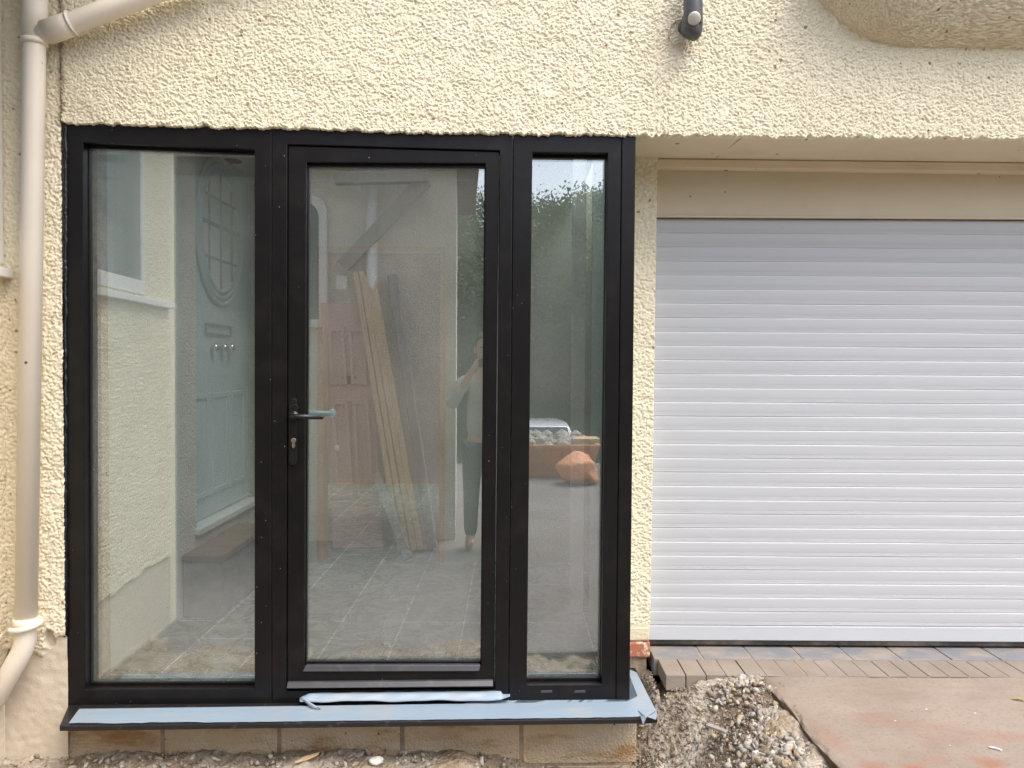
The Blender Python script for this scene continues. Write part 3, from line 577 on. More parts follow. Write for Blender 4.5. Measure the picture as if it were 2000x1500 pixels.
# ------------------------------------------------------------------ GARAGE DOOR
gx0, gx1 = .60, 5.2
gd = empty('garage_door', (2.5, YD, .33), 'white roller garage door of narrow horizontal slats, closed in the recess', 'garage door')
pz1, pz0 = py_(1500, 429, YD).z, py_(1500, 1221, YD).z; ns = 29; ph = (pz1 - pz0) / ns
prof = []
for k in range(ns):
    z = pz1 - k * ph
    prof += [(z - .0004, -.0072), (z - .0016, -.0079)]
    for t in (.06, .12, .2, .32, .44, .56, .66): prof.append((z - ph * t, -.0094 + .0075 * (t - .38) ** 2))
    for t in (.70, .77, .84): prof += [(z - ph * t, -.0087 + .004 * (t - .66)), (z - ph * (t + .01), -.0081 + .004 * (t - .66)), (z - ph * (t + .03), -.0081 + .004 * (t - .66)), (z - ph * (t + .04), -.0086 + .004 * (t - .66))]
    prof += [(z - ph * .95, -.0078), (z - ph + .0010, -.0064)]
xs = np.linspace(gx0, gx1, 40)
P = np.array([[(x, YD + y + .0015 * math.sin(x * 2.3 + int((pz1 - z) / ph) * 1.7), z - .0022 * (x - 1.6) * 0) for x in xs] for z, y in prof])
me = grid_mesh('slat_curtain', P); sc_ = link('slat_curtain', me, 'slat', gd)
for p in me.polygons: p.use_smooth = False
bm = BM(); box(bm, gx0, gx1, YD - .012, YD + .01, py_(1500, 1249.5, YD).z, pz0 - .001); obj('bottom_bar', bm, 'bar', gd, bevel=.003)
bm = BM(); z1 = py_(1500, 1252, YD).z; box(bm, gx0, gx1, YD - .008, YD + .012, .328, z1 + .004); obj('rubber_seal', bm, 'rubber', gd, bevel=.003)
bm = BM(); zt_, zb_ = py_(1500, 332, YD - .03).z, py_(1500, 425, YD - .03).z
box(bm, gx0, gx1, YD - .03, YD + .1, zb_, zt_ + .1); box(bm, gx0, gx1, YD - .038, YD - .03, zb_ - .002, zb_ + .009); obj('box_fascia', bm, 'fascia', gd, bevel=.003)
bm = BM(); box(bm, .45, 8, YD + .11, YD + .2, -.1, 3); obj('garage_wall', bm, 'dark', house)

# ------------------------------------------------------------------ DOWNPIPE
pb_ = pp(50, 1200, -.085); py0 = pb_.y
dp = empty('downpipe', (pb_.x, py0, .5), 'cream painted downpipe with slanting branch on the wall beside the entrance', 'downpipe')
pt, pb2 = pp(67, 95, -.085), pp(51, 1218, -.085); pr = .0385
bm = BM(); tube(bm, [pt + Vector((0, 0, 1.0)), pt, pb2], pr, 28); obj('pipe', bm, 'pvc', dp, smooth=True)
bm = BM(); tube(bm, [pp(69, -30, -.085), pp(67, 82, -.085)], pr + .0045, 28); tube(bm, [pp(67, 78, -.085), pp(67, 88, -.085)], pr + .007, 28); obj('socket', bm, 'pvc', dp, smooth=True)
a = pp(70, 70, -.085); d1 = pp(125, 52, -.085); d2 = pp(330, -26, -.085); d2 = d1 + (d2 - d1) * 4
bm = BM(); tube(bm, [a, a.lerp(d1, .75), d1, d2], [pr, pr, pr, pr], 28); obj('branch_pipe', bm, 'pvc', dp, smooth=True)
bm = BM(); u = (d2 - d1).normalized(); tube(bm, [a.lerp(d1, .35), d1 - u * .0, d1 + u * .03], pr + .005, 28); tube(bm, [d1 + u * .028, d1 + u * .036], pr + .0085, 28); obj('branch_socket', bm, 'pvc', dp, smooth=True)
a, b_ = pp(51, 1214, -.085), pp(49, 1262, -.085); e = pp(0, 1352, -.085); e2 = b_ + (e - b_) * 2.2; e2 = e2 + NP * .02
bm = BM(); tube(bm, bend(a, b_, e2, .045), pr * .98, 28); obj('shoe', bm, 'pvc', dp, smooth=True)
bm = BM(); tube(bm, [pp(51, 1206, -.085), pp(51, 1221, -.085)], pr + .006, 28); obj('collar', bm, 'pvc', dp, smooth=True)
c0 = pp(51, 1226, -.085); bm = BM(); pts = []
for i in range(25):
    t = i / 24 * 3.6 - .5; pts.append(c0 + Vector((math.cos(t) * (pr + .012), -math.sin(t) * (pr + .012), .02 - .012 * i / 24 * 2)))
end = pp(0, 1246, -.10); pts = pts[::-1]; 
tube(bm, [end + Vector((-.12, -.02, -.02)), end] + [Vector(p) for p in pts[2:]], .010, 10); obj('tie_band', bm, 'pvc', dp, smooth=True)

# ------------------------------------------------------------------ WALL LIGHT
lo = -.085; wl = empty('wall_light', pp(1346, 60), 'charcoal wall spotlight with round milky sensor lens fixed above the garage', 'wall light')
b0, b1 = pp(1347, 74, lo), pp(1347, 40, lo)
bm = BM(); prf = [(0, .004), (.002, .022), (.006, .031), (.014, .037), (.03, .0395), (.075, .040), (.095, .033), (.11, .026)]
tube(bm, [b0 + Vector((.002 * i, 0, z)) for i, (z, r) in enumerate(prf)], [r for z, r in prf], 28); tube(bm, [b1 + NP * -.0, b1 + NP * -.09], .03, 20); obj('base', bm, 'lampgrey', wl, smooth=True)
h0, h1 = pp(1354, 44, lo - .02), pp(1353, -60, lo - .01)
bm = BM(); tube(bm, [h0 + Vector((0, .008, .004)), h0, h0 + (h1 - h0) * .12, h0 + (h1 - h0) * .3, h1], [.028, .0335, .0355, .036, .036], 28); obj('lamp_head', bm, 'lampgrey', wl, smooth=True)
a = pp(1356, 36, lo - .052); bm = BM(); ell(bm, a, (.0245, .0245, .010), Vector((.0, -.85, -.5)), 28, 14); obj('sensor_lens', bm, 'lens', wl, smooth=True)
bm = BM(); pts = [pp(x, y, -.025) for x, y in ((1330, 38), (1320, 40), (1311, 50), (1306, 64), (1308, 78), (1316, 88), (1326, 90), (1334, 82), (1336, 74))]
sp2 = []
for i in range(len(pts) - 1):
    for t in (0, .33, .66): sp2.append(pts[i].lerp(pts[i + 1], t))
tube(bm, sp2, .0022, 8); obj('cable', bm, 'cable', wl, smooth=True)

# ------------------------------------------------------------------ GROUND
def yard_z(x, y):
    z = -.03
    if y < -9: z -= 1.25 * min(1, (-9 - y) / 5) ** 1.2
    if y < -19: z += (-19 - y) * .26
    if y < -75: z = z - (-75 - y) * .26
    return z
gx = np.unique(np.concatenate([np.linspace(-300, -20, 12), np.linspace(-20, 30, 60), np.linspace(30, 300, 12)])); gy = np.unique(np.concatenate([np.linspace(-300, -80, 12), np.linspace(-80, 6, 90), np.linspace(6, 300, 10)]))
P = np.array([[(x, y, yard_z(x, y) + (.5 * math.sin(x * .21) * math.sin(y * .17) if y < -19 else 0)) for x in gx] for y in gy])
g = link('ground', grid_mesh('ground', P), 'grass'); g['kind'] = 'structure'
bm = BM(); box(bm, -12, 12, -9.2, -1.05, -.10, .012); yd = obj('yard_paving', bm, 'yard'); yd['kind'] = 'structure'
# concrete slab in front of the garage
ZSL = .312; sx = 1.052; syb = .128
nx2, ny2 = 240, 200; xs = np.linspace(sx, 6, nx2) ; xs = sx + (6 - sx) * np.linspace(0, 1, nx2) ** 1.6; ysl = syb + (-1.7 - syb) * np.linspace(0, 1, ny2) ** 1.3
Xg, Yg = np.meshgrid(xs, ysl); nz = fnoise(ny2, nx2, 2.0); nz2 = fnoise(ny2, nx2, 8)
Zg = ZSL + .0008 * nz + .001 * nz2 - .012 * np.exp(-(Xg - sx) / .012) * (1 + .4 * nz)
Xe = Xg + np.exp(-(Xg - sx) / .03) * (.004 * nz2 + .002 * nz)
Zg -= .0
rc = pz_(1960, 1490, ZSL); rc2 = pz_(1760, 1500, ZSL)
red = np.clip((.55 + .4 * fnoise(ny2, nx2, 3)) * np.exp(-(((Xg - rc.x) / .22) ** 2 + ((Yg - rc.y) / .09) ** 2)) * .9 + (.45 + .4 * fnoise(ny2, nx2, 2)) * np.exp(-(((Xg - rc2.x) / .12) ** 2 + ((Yg - rc2.y + .02) / .05) ** 2)) * 1.1 + .18 * fnoise(ny2, nx2, 5) * (Yg < -.2) - .12, 0, .75)
P = np.stack([Xe, Yg, Zg], -1)
skirt = P[:, :1].copy(); skirt[..., 2] -= .012; sk2 = P[:, :1].copy(); sk2[..., 2] = -.1; sk2[..., 0] += .01
link_s = grid_mesh('concrete_slab', np.concatenate([P], 1), attrs={'red': red}); slab = link('concrete_slab', link_s, 'slab'); slab['kind'] = 'structure'
SK = np.concatenate([sk2, P[:, :1] - np.array([0.0, 0, .05]) + np.array([.004, 0, 0]), P[:, :1]], 1)
SK[:, 1, 0] += .004 * fnoise(1, ny2, 1.5)[0]
se = link('slab_edge', grid_mesh('slab_edge', SK), 'slabedge', slab)
# soil bed
cs = .010; xs = np.arange(-2.3, sx + .05, cs); ysb = np.arange(YS + .02, -1.6, -cs); nx3, ny3 = len(xs), len(ysb); Xg, Yg = np.meshgrid(xs, ysb)
def ss(a, b, v): t = np.clip((v - a) / (b - a), 0, 1); return t * t * (3 - 2 * t)
def bed_z(X, Yv):
    z = .055 - .075 * ss(-.3, .35, X) * (1 - ss(.55, 1.0, X))
    rise = ss(.52, 1.02, X) * .225 + ss(-.05, .30, Yv) * .24 * ss(.45, .6, X)
    rise = rise + .17 * np.exp(-((X - .74) / .16) ** 2 - ((Yv - .15) / .085) ** 2)
    z = z + np.minimum(rise, .262); z = np.where((Yv > .12) & (X > .625), np.minimum(z, .19), z)
    fade = ss(-1.6, -.7, Yv); return z * fade + (1 - fade) * -.02
n1, n2, n3 = fnoise(ny3, nx3, 1.0), fnoise(ny3, nx3, 3), fnoise(ny3, nx3, 10)
Zg = bed_z(Xg, Yg) + .004 * n1 + .007 * n2 + .008 * n3
dc = pz_(1310, 1470, .08)
dust_veil = np.clip(np.exp(-(((Xg - dc.x - .02) / .19) ** 2 + ((Yg - dc.y) / .16) ** 2)) * 1.5 + .25 * n3 - .35 + .12 * n2, 0, 1)
dc2 = pz_(1490, 1405, .25); dust_veil = np.maximum(dust_veil, np.clip(np.exp(-(((Xg - dc2.x) / .06) ** 2 + ((Yg - dc2.y) / .12) ** 2)) * .9 - .25 + .1 * n3, 0, .6))
soil = link('soil_bed', grid_mesh('soil_bed', np.stack([Xg, Yg, Zg], -1), attrs={'dust_veil': dust_veil}), 'soil'); soil['kind'] = 'structure'
# gravel: thousands of chips, one mass
ico = bmesh.new(); bmesh.ops.create_icosphere(ico, subdivisions=1, radius=1); iv = np.array([v.co[:] for v in ico.verts]); ico.faces.ensure_lookup_table(); fi = np.array([[v.index for v in f.verts] for f in ico.faces]); ico.free()
pos = []
def scatter(n, fx, size):
    k = 0
    while k < n:
        x, y = fx()
        if x > sx - .01 or (y > .0 and x < .50) or (y > .128 and x > .62) or y > YS - .02: continue
        pos.append((x, y, size())); k += 1
rg = random.Random(3)
hp_ = [pz_(1420, 1350, .25), pz_(1500, 1440, .24), pz_(1570, 1490, .22), pz_(1350, 1350, .22)]
scatter(8000, lambda: (rg.uniform(.50, sx - .01), rg.uniform(-1.0, .33)), lambda: rg.choice((.003, .004, .004, .005, .006, .007)))
scatter(480, lambda: (rg.gauss(.94, .075), rg.gauss(-.42, .18)), lambda: rg.uniform(.006, .015))
scatter(110, lambda: (rg.gauss(.93, .09), rg.gauss(-.36, .2)), lambda: rg.uniform(.014, .021))
scatter(200, lambda: (rg.gauss(.92, .08), rg.gauss(.075, .035)), lambda: rg.uniform(.006, .016))
scatter(160, lambda: (rg.uniform(.53, 1.0), rg.uniform(-.7, .3)), lambda: rg.uniform(.008, .015))
scatter(2600, lambda: (rg.uniform(-2.2, .55), rg.uniform(-.7, .02)), lambda: rg.choice((.004, .006, .007, .009, .013)))
n = len(pos); A = np.array(pos); zz = bed_z(A[:, 0], A[:, 1]); V_ = np.zeros((n, len(iv), 3)); colr = np.zeros((n, 4))
pal = np.array([(.46, .42, .37), (.40, .33, .26), (.57, .52, .46), (.31, .24, .18), (.23, .165, .11), (.43, .39, .37), (.50, .40, .26), (.31, .29, .28)])
for i in range(n):
    q = Quaternion((rg.gauss(0, 1), rg.gauss(0, 1), rg.gauss(0, 1), rg.gauss(0, 1))).normalized().to_matrix()
    s3 = np.array([rg.uniform(.7, 1.7), rg.uniform(.55, 1.15), rg.uniform(.3, .7)]) * A[i, 2]
    v = (iv * (1 + rng.uniform(-.38, .30, (len(iv), 1)))) * s3
    V_[i] = v @ np.array(q).T + np.array([A[i, 0], A[i, 1], zz[i] + A[i, 2] * .12])
    big_ = A[i, 2] > .0085
    cidx = rg.choice((0, 2, 2, 5, 6, 1)) if big_ else rg.choice((1, 3, 3, 4, 4, 0, 7))
    colr[i, :3] = pal[cidx] * rg.uniform(.62, 1.02); colr[i, 3] = 1
me = bpy.data.meshes.new('gravel'); nvv = len(iv); me.vertices.add(n * nvv); me.vertices.foreach_set('co', V_.reshape(-1).astype(np.float32))
fa = (fi[None] + (np.arange(n) * nvv)[:, None, None]).reshape(-1, 3); me.loops.add(len(fa) * 3); me.loops.foreach_set('vertex_index', fa.reshape(-1).astype(np.int32)); me.polygons.add(len(fa)); me.polygons.foreach_set('loop_start', (np.arange(len(fa)) * 3).astype(np.int32)); me.update(calc_edges=True)
at = me.attributes.new('stonecol', 'FLOAT_COLOR', 'POINT'); at.data.foreach_set('color', np.repeat(colr, nvv, 0).reshape(-1).astype(np.float32))
gv = link('gravel', me, 'gravel'); tag(gv, 'loose pale gravel and dirt between the entrance and the concrete slab', 'gravel', kind='stuff')

bm = BM(); box(bm, 1.066, 3.2, .13, .304, .26, .3118); box(bm, .64, 3.2, .306, YD + .02, .26, .314); js = obj('joint_sand', bm, 'mortar'); js['kind'] = 'structure'
# paving bricks and blue bricks along the garage
PX0 = .645; pw_ = .0842; yA, yB_ = .128, .305
for k in range(30):
    bm = BM(); x0 = PX0 + k * pw_ + random.uniform(-.001, .001); dz = random.uniform(-.0012, .001)
    box(bm, x0 + .0016, x0 + pw_ - .0016, yA + (random.uniform(.0, .006) if k < 5 else .002), yB_ - .002, .25, ZSL + .003 + dz)
    o = obj('paving_brick', bm, 'paver', bevel=.003)
    g_ = 'paving bricks along the garage threshold'
    lab = {0: 'end paving brick standing free beside the gravel, nearest the entrance', }.get(k, 'pale paving brick with open joints edging the gravel' if k < 5 else 'dusty paving brick in the row between garage door and concrete slab')
    tag(o, lab, 'paving brick', g_ if k >= 5 else ('exposed paving bricks at the gravel edge' if k else None))
for k in range(14):
    bm = BM(); x0 = xp1 - .0 + k * .218; box(bm, x0 + .003, x0 + .215, yB_ + .002, YD + .03, .24, ZSL + .006 + random.uniform(-.001, .001)); o = obj('blue_brick', bm, 'blue', bevel=.004)
    tag(o, 'slate blue engineering brick laid flat under the garage door', 'blue brick', 'blue bricks under the garage door')

# ------------------------------------------------------------------ scraps lying about
def scrap(name, bm, m, label, cat, **k): tag(obj(name, bm, m, **k), label, cat)
a, b_ = pz_(1381, 1426, .20), pz_(1419, 1440, .20); bm = BM(); beam(bm, a + Vector((0, 0, .02)), b_ + Vector((0, 0, .02)), .022, .010, (0, 0, 1)); scrap('wood_offcut', bm, 'greywood', 'short flat wood offcut lying on the gravel', 'wood offcut', bevel=.001)
a = pz_(1487, 1486, .21); bm = BM(); prism(bm, [a + Vector(v) for v in ((-.02, .02, .018), (.0, .03, .02), (.028, -.01, .012), (.012, -.022, .006))], Vector((0, .002, .004))); scrap('plastic_shard', bm, 'scrap', 'bluish white plastic shard lying on the gravel near the slab', 'plastic shard')
a = pz_(1523, 1423, .245); bm = BM(); prism(bm, [a + Vector(v) for v in ((-.024, .01, .012), (.0, .014, .016), (.024, .0, .01), (.02, -.008, .008), (-.006, -.002, .012))], Vector((0, 0, .003))); scrap('paper_scrap', bm, 'stone_light', 'crumpled white paper scrap beside the slab edge', 'paper scrap')
a = pz_(1944, 1464, ZSL); bm = BM(); prism(bm, [a + Vector((x, y, .004)) for x, y in ((-.016, .010), (.002, .006), (.016, -.012), (.010, -.014), (.0, -.001), (-.014, .003))], Vector((0, 0, .002))); scrap('plastic_clip', bm, 'scrap', 'small bent white plastic strip on the concrete slab', 'plastic strip')
a, b_ = pz_(1976, 1368, ZSL), pz_(2004, 1372, ZSL); bm = BM(); tube(bm, [a + Vector((0, 0, .006)), a.lerp(b_, .5) + Vector((0, .004, .010)), b_ + Vector((0, 0, .006))], [.002, .006, .002], 8); scrap('dry_leaf', bm, 'leafdry', 'curled dry leaf at the right edge of the slab', 'leaf')
a, b_ = pz_(575, 1496, .07), pz_(622, 1484, .075); bm = BM(); prism(bm, [a + Vector((0, 0, .01)), a.lerp(b_, .6) + Vector((0, -.012, .015)), b_ + Vector((0, 0, .02)), b_ + Vector((0, .012, .02)), a.lerp(b_, .4) + Vector((0, .012, .016))], Vector((0, 0, .005))); scrap('wood_splinter', bm, 'palewood', 'pale wood splinter lying in the dirt below the blockwork', 'wood splinter')
for (x, y, z, s, lab) in ((735, 1489, .07, .022, 'pale limestone chip in the dirt under the door, beside the blockwork'), (1310, 1357, .2, .012, 'white pebble on the brown soil near the end of the paving'), (1418, 1450, .16, .014, 'flat white pebble beside the wood offcut'), (1502, 1492, .2, .022, 'yellowish stone next to the plastic shard')):
    a = pz_(x, y, z); bm = BM(); bmesh.ops.create_icosphere(bm, subdivisions=2, radius=1, matrix=Matrix.Translation(a + Vector((0, 0, s * .3))) @ Matrix.Diagonal((s * 1.3, s, s * .6, 1)))
    for v in bm.verts: v.co += Vector((random.uniform(-1, 1), random.uniform(-1, 1), random.uniform(-1, 1))) * s * .14
    scrap('stone', bm, 'stone_light', lab, 'stone')

# ------------------------------------------------------------------ ACROSS THE YARD (seen mirrored in the panes)
YO = -3.85
e1 = mirror(891, 600, YO); nb = empty('garden_building', (e1.x - 1, YO - 1, 0), 'roughcast outbuilding with a timber canopy mirrored in the door glass', 'outbuilding')
bm = BM(); e0 = mirror(535, 600, YO).x; box(bm, e0, e1.x, YO - 1.9, YO, -.1, 3.4); obj('wall', bm, 'rough_far', nb)
bm = BM(); box(bm, e1.x - 4.9, e0 - .001, YO - 1.8, YO - .25, -.1, 3.3); obj('reflection_backing_wall', bm, 'reflection_backing', nb)  # invented wall, only ever mirrored, gives the left pane a darker reflection
bm = BM(); prism(bm, [Vector((e1.x - 5.1, YO + .25, 3.35)), Vector((e1.x - 5.1, YO - .95, 4.2)), Vector((e1.x - 5.1, YO - 2.15, 3.35))], Vector((5.3, 0, 0))); obj('roof', bm, 'roof', nb)
a, b_ = mirror(575, 380, YO + .03), mirror(640, 640, YO + .03)
def arch(x0, x1, z0, z1, y, inset):
    x0, x1, z0, z1 = x0 + inset, x1 - inset, z0 + inset, z1 - inset; r = []
    for i in range(13): t = math.pi * i / 12; r.append(Vector(((x0 + x1) / 2 + (x1 - x0) / 2 * math.cos(t), y, z1 - .14 + .14 * math.sin(t))))
    return [Vector((x0, y, z0)), Vector((x1, y, z0))] + r
bm = BM(); ring(bm, arch(a.x - .1, b_.x, b_.z, a.z, YO + .06, 0), arch(a.x - .1, b_.x, b_.z, a.z, YO + .06, .07), Vector((0, -.05, 0))); wf2 = obj('arched_window', bm, 'whitewood', nb, bevel=.004)
bm = BM(); prism(bm, arch(a.x - .1, b_.x, b_.z, a.z, YO + .03, .06), Vector((0, -.01, 0))); obj('pane', bm, 'carglass', wf2)
bm = BM(); beam(bm, mirror(655, 350, YO + .3), mirror(838, 346, YO + .3), .10, .10); obj('canopy_beam', bm, 'greywood', nb, bevel=.005)
bm = BM(); beam(bm, mirror(832, 352, YO + .28), mirror(672, 520, YO + .06), .12, .09); obj('brace', bm, 'greywood', nb, bevel=.005)
bm = BM(); a = mirror(727, 330, YO + .08); tube(bm, [(a.x, YO + .08, 3.3), (a.x, YO + .08, 0)], .05, 16); obj('rain_pipe', bm, 'whitewood', nb, smooth=True)
bm = BM(); a = mirror(668, 553, YO + .03); box(bm, a.x - .05, a.x + .05, YO, YO + .05, a.z - .06, a.z + .06); obj('meter_box', bm, 'whitewood', nb, bevel=.004)
# pink panelled door leaning
def leaning_panel():
    p0, p1 = mirror(652, 1080, YO + .30), mirror(628, 592, YO + .08); q0 = mirror(748, 1080, YO + .30)
    p0.z = .02; q0.z = .02; u = (q0 - p0); wdt = u.length; u.normalize(); v = (p1 - p0); ht = v.length; v.normalize(); n = u.cross(v).normalized()
    if n.y < 0: n = -n
    rt = empty('panelled_door', p0, 'pink primed panelled door leaning on the outbuilding wall, mirrored in the glass', 'loose door')
    bm = BM(); obox(bm, p0 + u * wdt / 2 + v * ht / 2, u * wdt / 2, v * ht / 2, n * .02); obj('leaf', bm, 'pink', rt, bevel=.003)
    for a0, a1, b0, b1 in ((.12, .46, .66, .9), (.54, .88, .66, .9), (.12, .46, .2, .6), (.54, .88, .2, .6)):
        bm = BM(); c4 = lambda i: [p0 + u * wdt * (x + sx_ * i) + v * ht * (y + sy_ * i) + n * .045 for x, y, sx_, sy_ in ((a0, b0, 1, .3), (a1, b0, -1, .3), (a1, b1, -1, -.3), (a0, b1, 1, -.3))]
        ring(bm, c4(0), c4(.07), n * -.025); obj('panel_moulding', bm, 'pink', rt, bevel=.002)
    c_ = p0 + u * wdt * .5 + v * ht * .68 + n * .022; bm = BM(); obox(bm, c_, u * .055, v * .035, n * .003); obj('patch', bm, 'maroon', rt)
    bm = BM(); ell(bm, p0 + u * .08 + v * ht * .40 + n * .05, (.03, .03, .025), n); obj('knob', bm, 'whitewood', rt, smooth=True)
leaning_panel()
for i, (xa, xb, m_, ya_, lab) in enumerate(((697, 783, 'palewood', 535, 'first sawn plank of the leaning bundle, next to the pink door'), (708, 796, 'palewood', 532, 'second sawn plank from the pink door in the leaning bundle'), (719, 810, 'palewood', 538, 'third sawn plank from the pink door in the leaning bundle'), (730, 822, 'palewood', 545, 'outer sawn plank of the bundle, farthest from the pink door'))):
    p, q = mirror(xb, 1075, YO + .45), mirror(xa, ya_, YO + .06); p.z = .03
    bm = BM(); beam(bm, p, q, .046, .10); tag(obj('timber_plank', bm, m_, bevel=.003), lab + ', mirrored in the glass', 'plank', 'planks leaning on the outbuilding')
p, q = mirror(845, 1045, YO + .4), mirror(766, 538, YO + .06); p.z = .03; bm = BM(); beam(bm, p, q, .085, .085); tag(obj('timber_post', bm, 'greywood', bevel=.012), 'grey weathered post leaning beside the plank bundle, mirrored in the glass', 'post')
p, q = mirror(798, 1080, YO + .75), mirror(735, 925, YO + .35); p.z = .03; bm = BM(); beam(bm, p, q, .07, .03); tag(obj('short_board', bm, 'greywood', bevel=.002), 'short grey board propped at the foot of the planks, mirrored in the glass', 'board')

# photographer, mirrored at the edge of the door glass
def person():
    rt = empty('person', (0, -3.48, 0), 'person in a khaki shirt holding up a phone, mirrored in the door glass', 'person')
    def skinned(name, verts, edges, radii, m, sub=2):
        me = bpy.data.meshes.new(name); me.from_pydata([Vector(v) for v in verts], edges, []); o = link(name, me, m, rt)
        md = o.modifiers.new('skin', 'SKIN'); md.use_smooth_shade = True; md.branch_smoothing = .5
        sv = me.skin_vertices[0].data
        for i, r in enumerate(radii): sv[i].radius = (r, r) if not isinstance(r, tuple) else r
        sv[0].use_root = True
        s_ = o.modifiers.new('sub', 'SUBSURF'); s_.levels = sub; s_.render_levels = sub; return o
    g0 = .012; Yb = -3.52
    Vv = [(0, Yb, .95), (0, Yb - .01, 1.12), (0, Yb - .01, 1.32), (0, Yb, 1.47), (0, Yb + .02, 1.57), (0, Yb + .04, 1.68), (0, Yb + .045, 1.76), (0, Yb + .03, 1.83)]
    Rr = [(.16, .11), (.145, .105), (.17, .115), (.12, .08), .055, .078, (.082, .098), .06]; Ee = [(i, i + 1) for i in range(7)]
    for s_ in (-1, 1):
        b = len(Vv); Vv += [(s_ * .10, Yb, .88), (s_ * .11, Yb + .02, .50), (s_ * .115, Yb - .01, .09), (s_ * .13, Yb + .12, .045)]; Rr += [.095, .062, .045, .04]; Ee += [(0, b), (b, b + 1), (b + 1, b + 2), (b + 2, b + 3)]
        b = len(Vv); Vv += [(s_ * .19, Yb, 1.44), (s_ * .29, Yb + .10, 1.24), (s_ * .115, Yb + .36, 1.545), (s_ * .095, Yb + .385, 1.59)]; Rr += [.062, .046, .030, (.034, .018)]; Ee += [(3, b), (b, b + 1), (b + 1, b + 2), (b + 2, b + 3)]
        hnd = b + 3
        for k in range(5):
            b = len(Vv); dz = .03 - k * .019
            if k == 4: Vv += [(s_ * .085, Yb + .365, 1.60), (s_ * .060, Yb + .370, 1.63)]; Rr += [.010, .009]
            else: Vv += [(s_ * .082, Yb + .415, 1.605 + dz), (s_ * .060, Yb + .420, 1.608 + dz)]; Rr += [.009, .0078]
            Ee += [(hnd, b), (b, b + 1)]
    skinned('body', Vv, Ee, Rr, 'skin')
    V2 = [(0, Yb, .93), (0, Yb - .01, 1.12), (0, Yb - .01, 1.32), (0, Yb, 1.47)]; R2 = [(.175, .125), (.165, .12), (.185, .13), (.13, .09)]; E2 = [(0, 1), (1, 2), (2, 3)]
    for s_ in (-1, 1): b = len(V2); V2 += [(s_ * .195, Yb, 1.44), (s_ * .292, Yb + .10, 1.24), (s_ * .18, Yb + .26, 1.43)]; R2 += [.076, .058, .046]; E2 += [(3, b), (b, b + 1), (b + 1, b + 2)]
    skinned('shirt', V2, E2, R2, 'shirt')
    V3 = [(0, Yb, .95)]; R3 = [(.165, .115)]; E3 = []
    for s_ in (-1, 1): b = len(V3); V3 += [(s_ * .10, Yb, .86), (s_ * .11, Yb + .02, .50), (s_ * .115, Yb - .01, .10)]; R3 += [.105, .075, .06]; E3 += [(0, b), (b, b + 1), (b + 1, b + 2)]
    skinned('trousers', V3, E3, R3, 'jeans')
    bm = BM(); ell(bm, (0, Yb + .02, 1.79), (.088, .105, .085)); bmesh.ops.delete(bm, geom=[v for v in bm.verts if v.co.y > Yb + .06 and v.co.z < 1.815], context='VERTS'); obj('hair', bm, 'hair', rt, smooth=True)
    for nm, ctr, rr, m_ in (('nose', (0, Yb + .142, 1.715), (.014, .018, .024), 'skin'), ('eye', (-.03, Yb + .128, 1.745), (.012, .006, .006), 'hair'), ('eye', (.03, Yb + .128, 1.745), (.012, .006, .006), 'hair'), ('mouth', (0, Yb + .130, 1.675), (.024, .008, .007), 'maroon'), ('ear', (-.085, Yb + .04, 1.72), (.012, .02, .03), 'skin'), ('ear', (.085, Yb + .04, 1.72), (.012, .02, .03), 'skin')):
        bm = BM(); ell(bm, ctr, rr); obj(nm, bm, m_, rt, smooth=True)
    bm = BM(); box(bm, -.078, .078, -3.125, -3.115, 1.575, 1.648); ph_ = obj('phone', bm, 'phone', bevel=.003); tag(ph_, 'dark phone held sideways by the person mirrored in the glass', 'phone')
person()

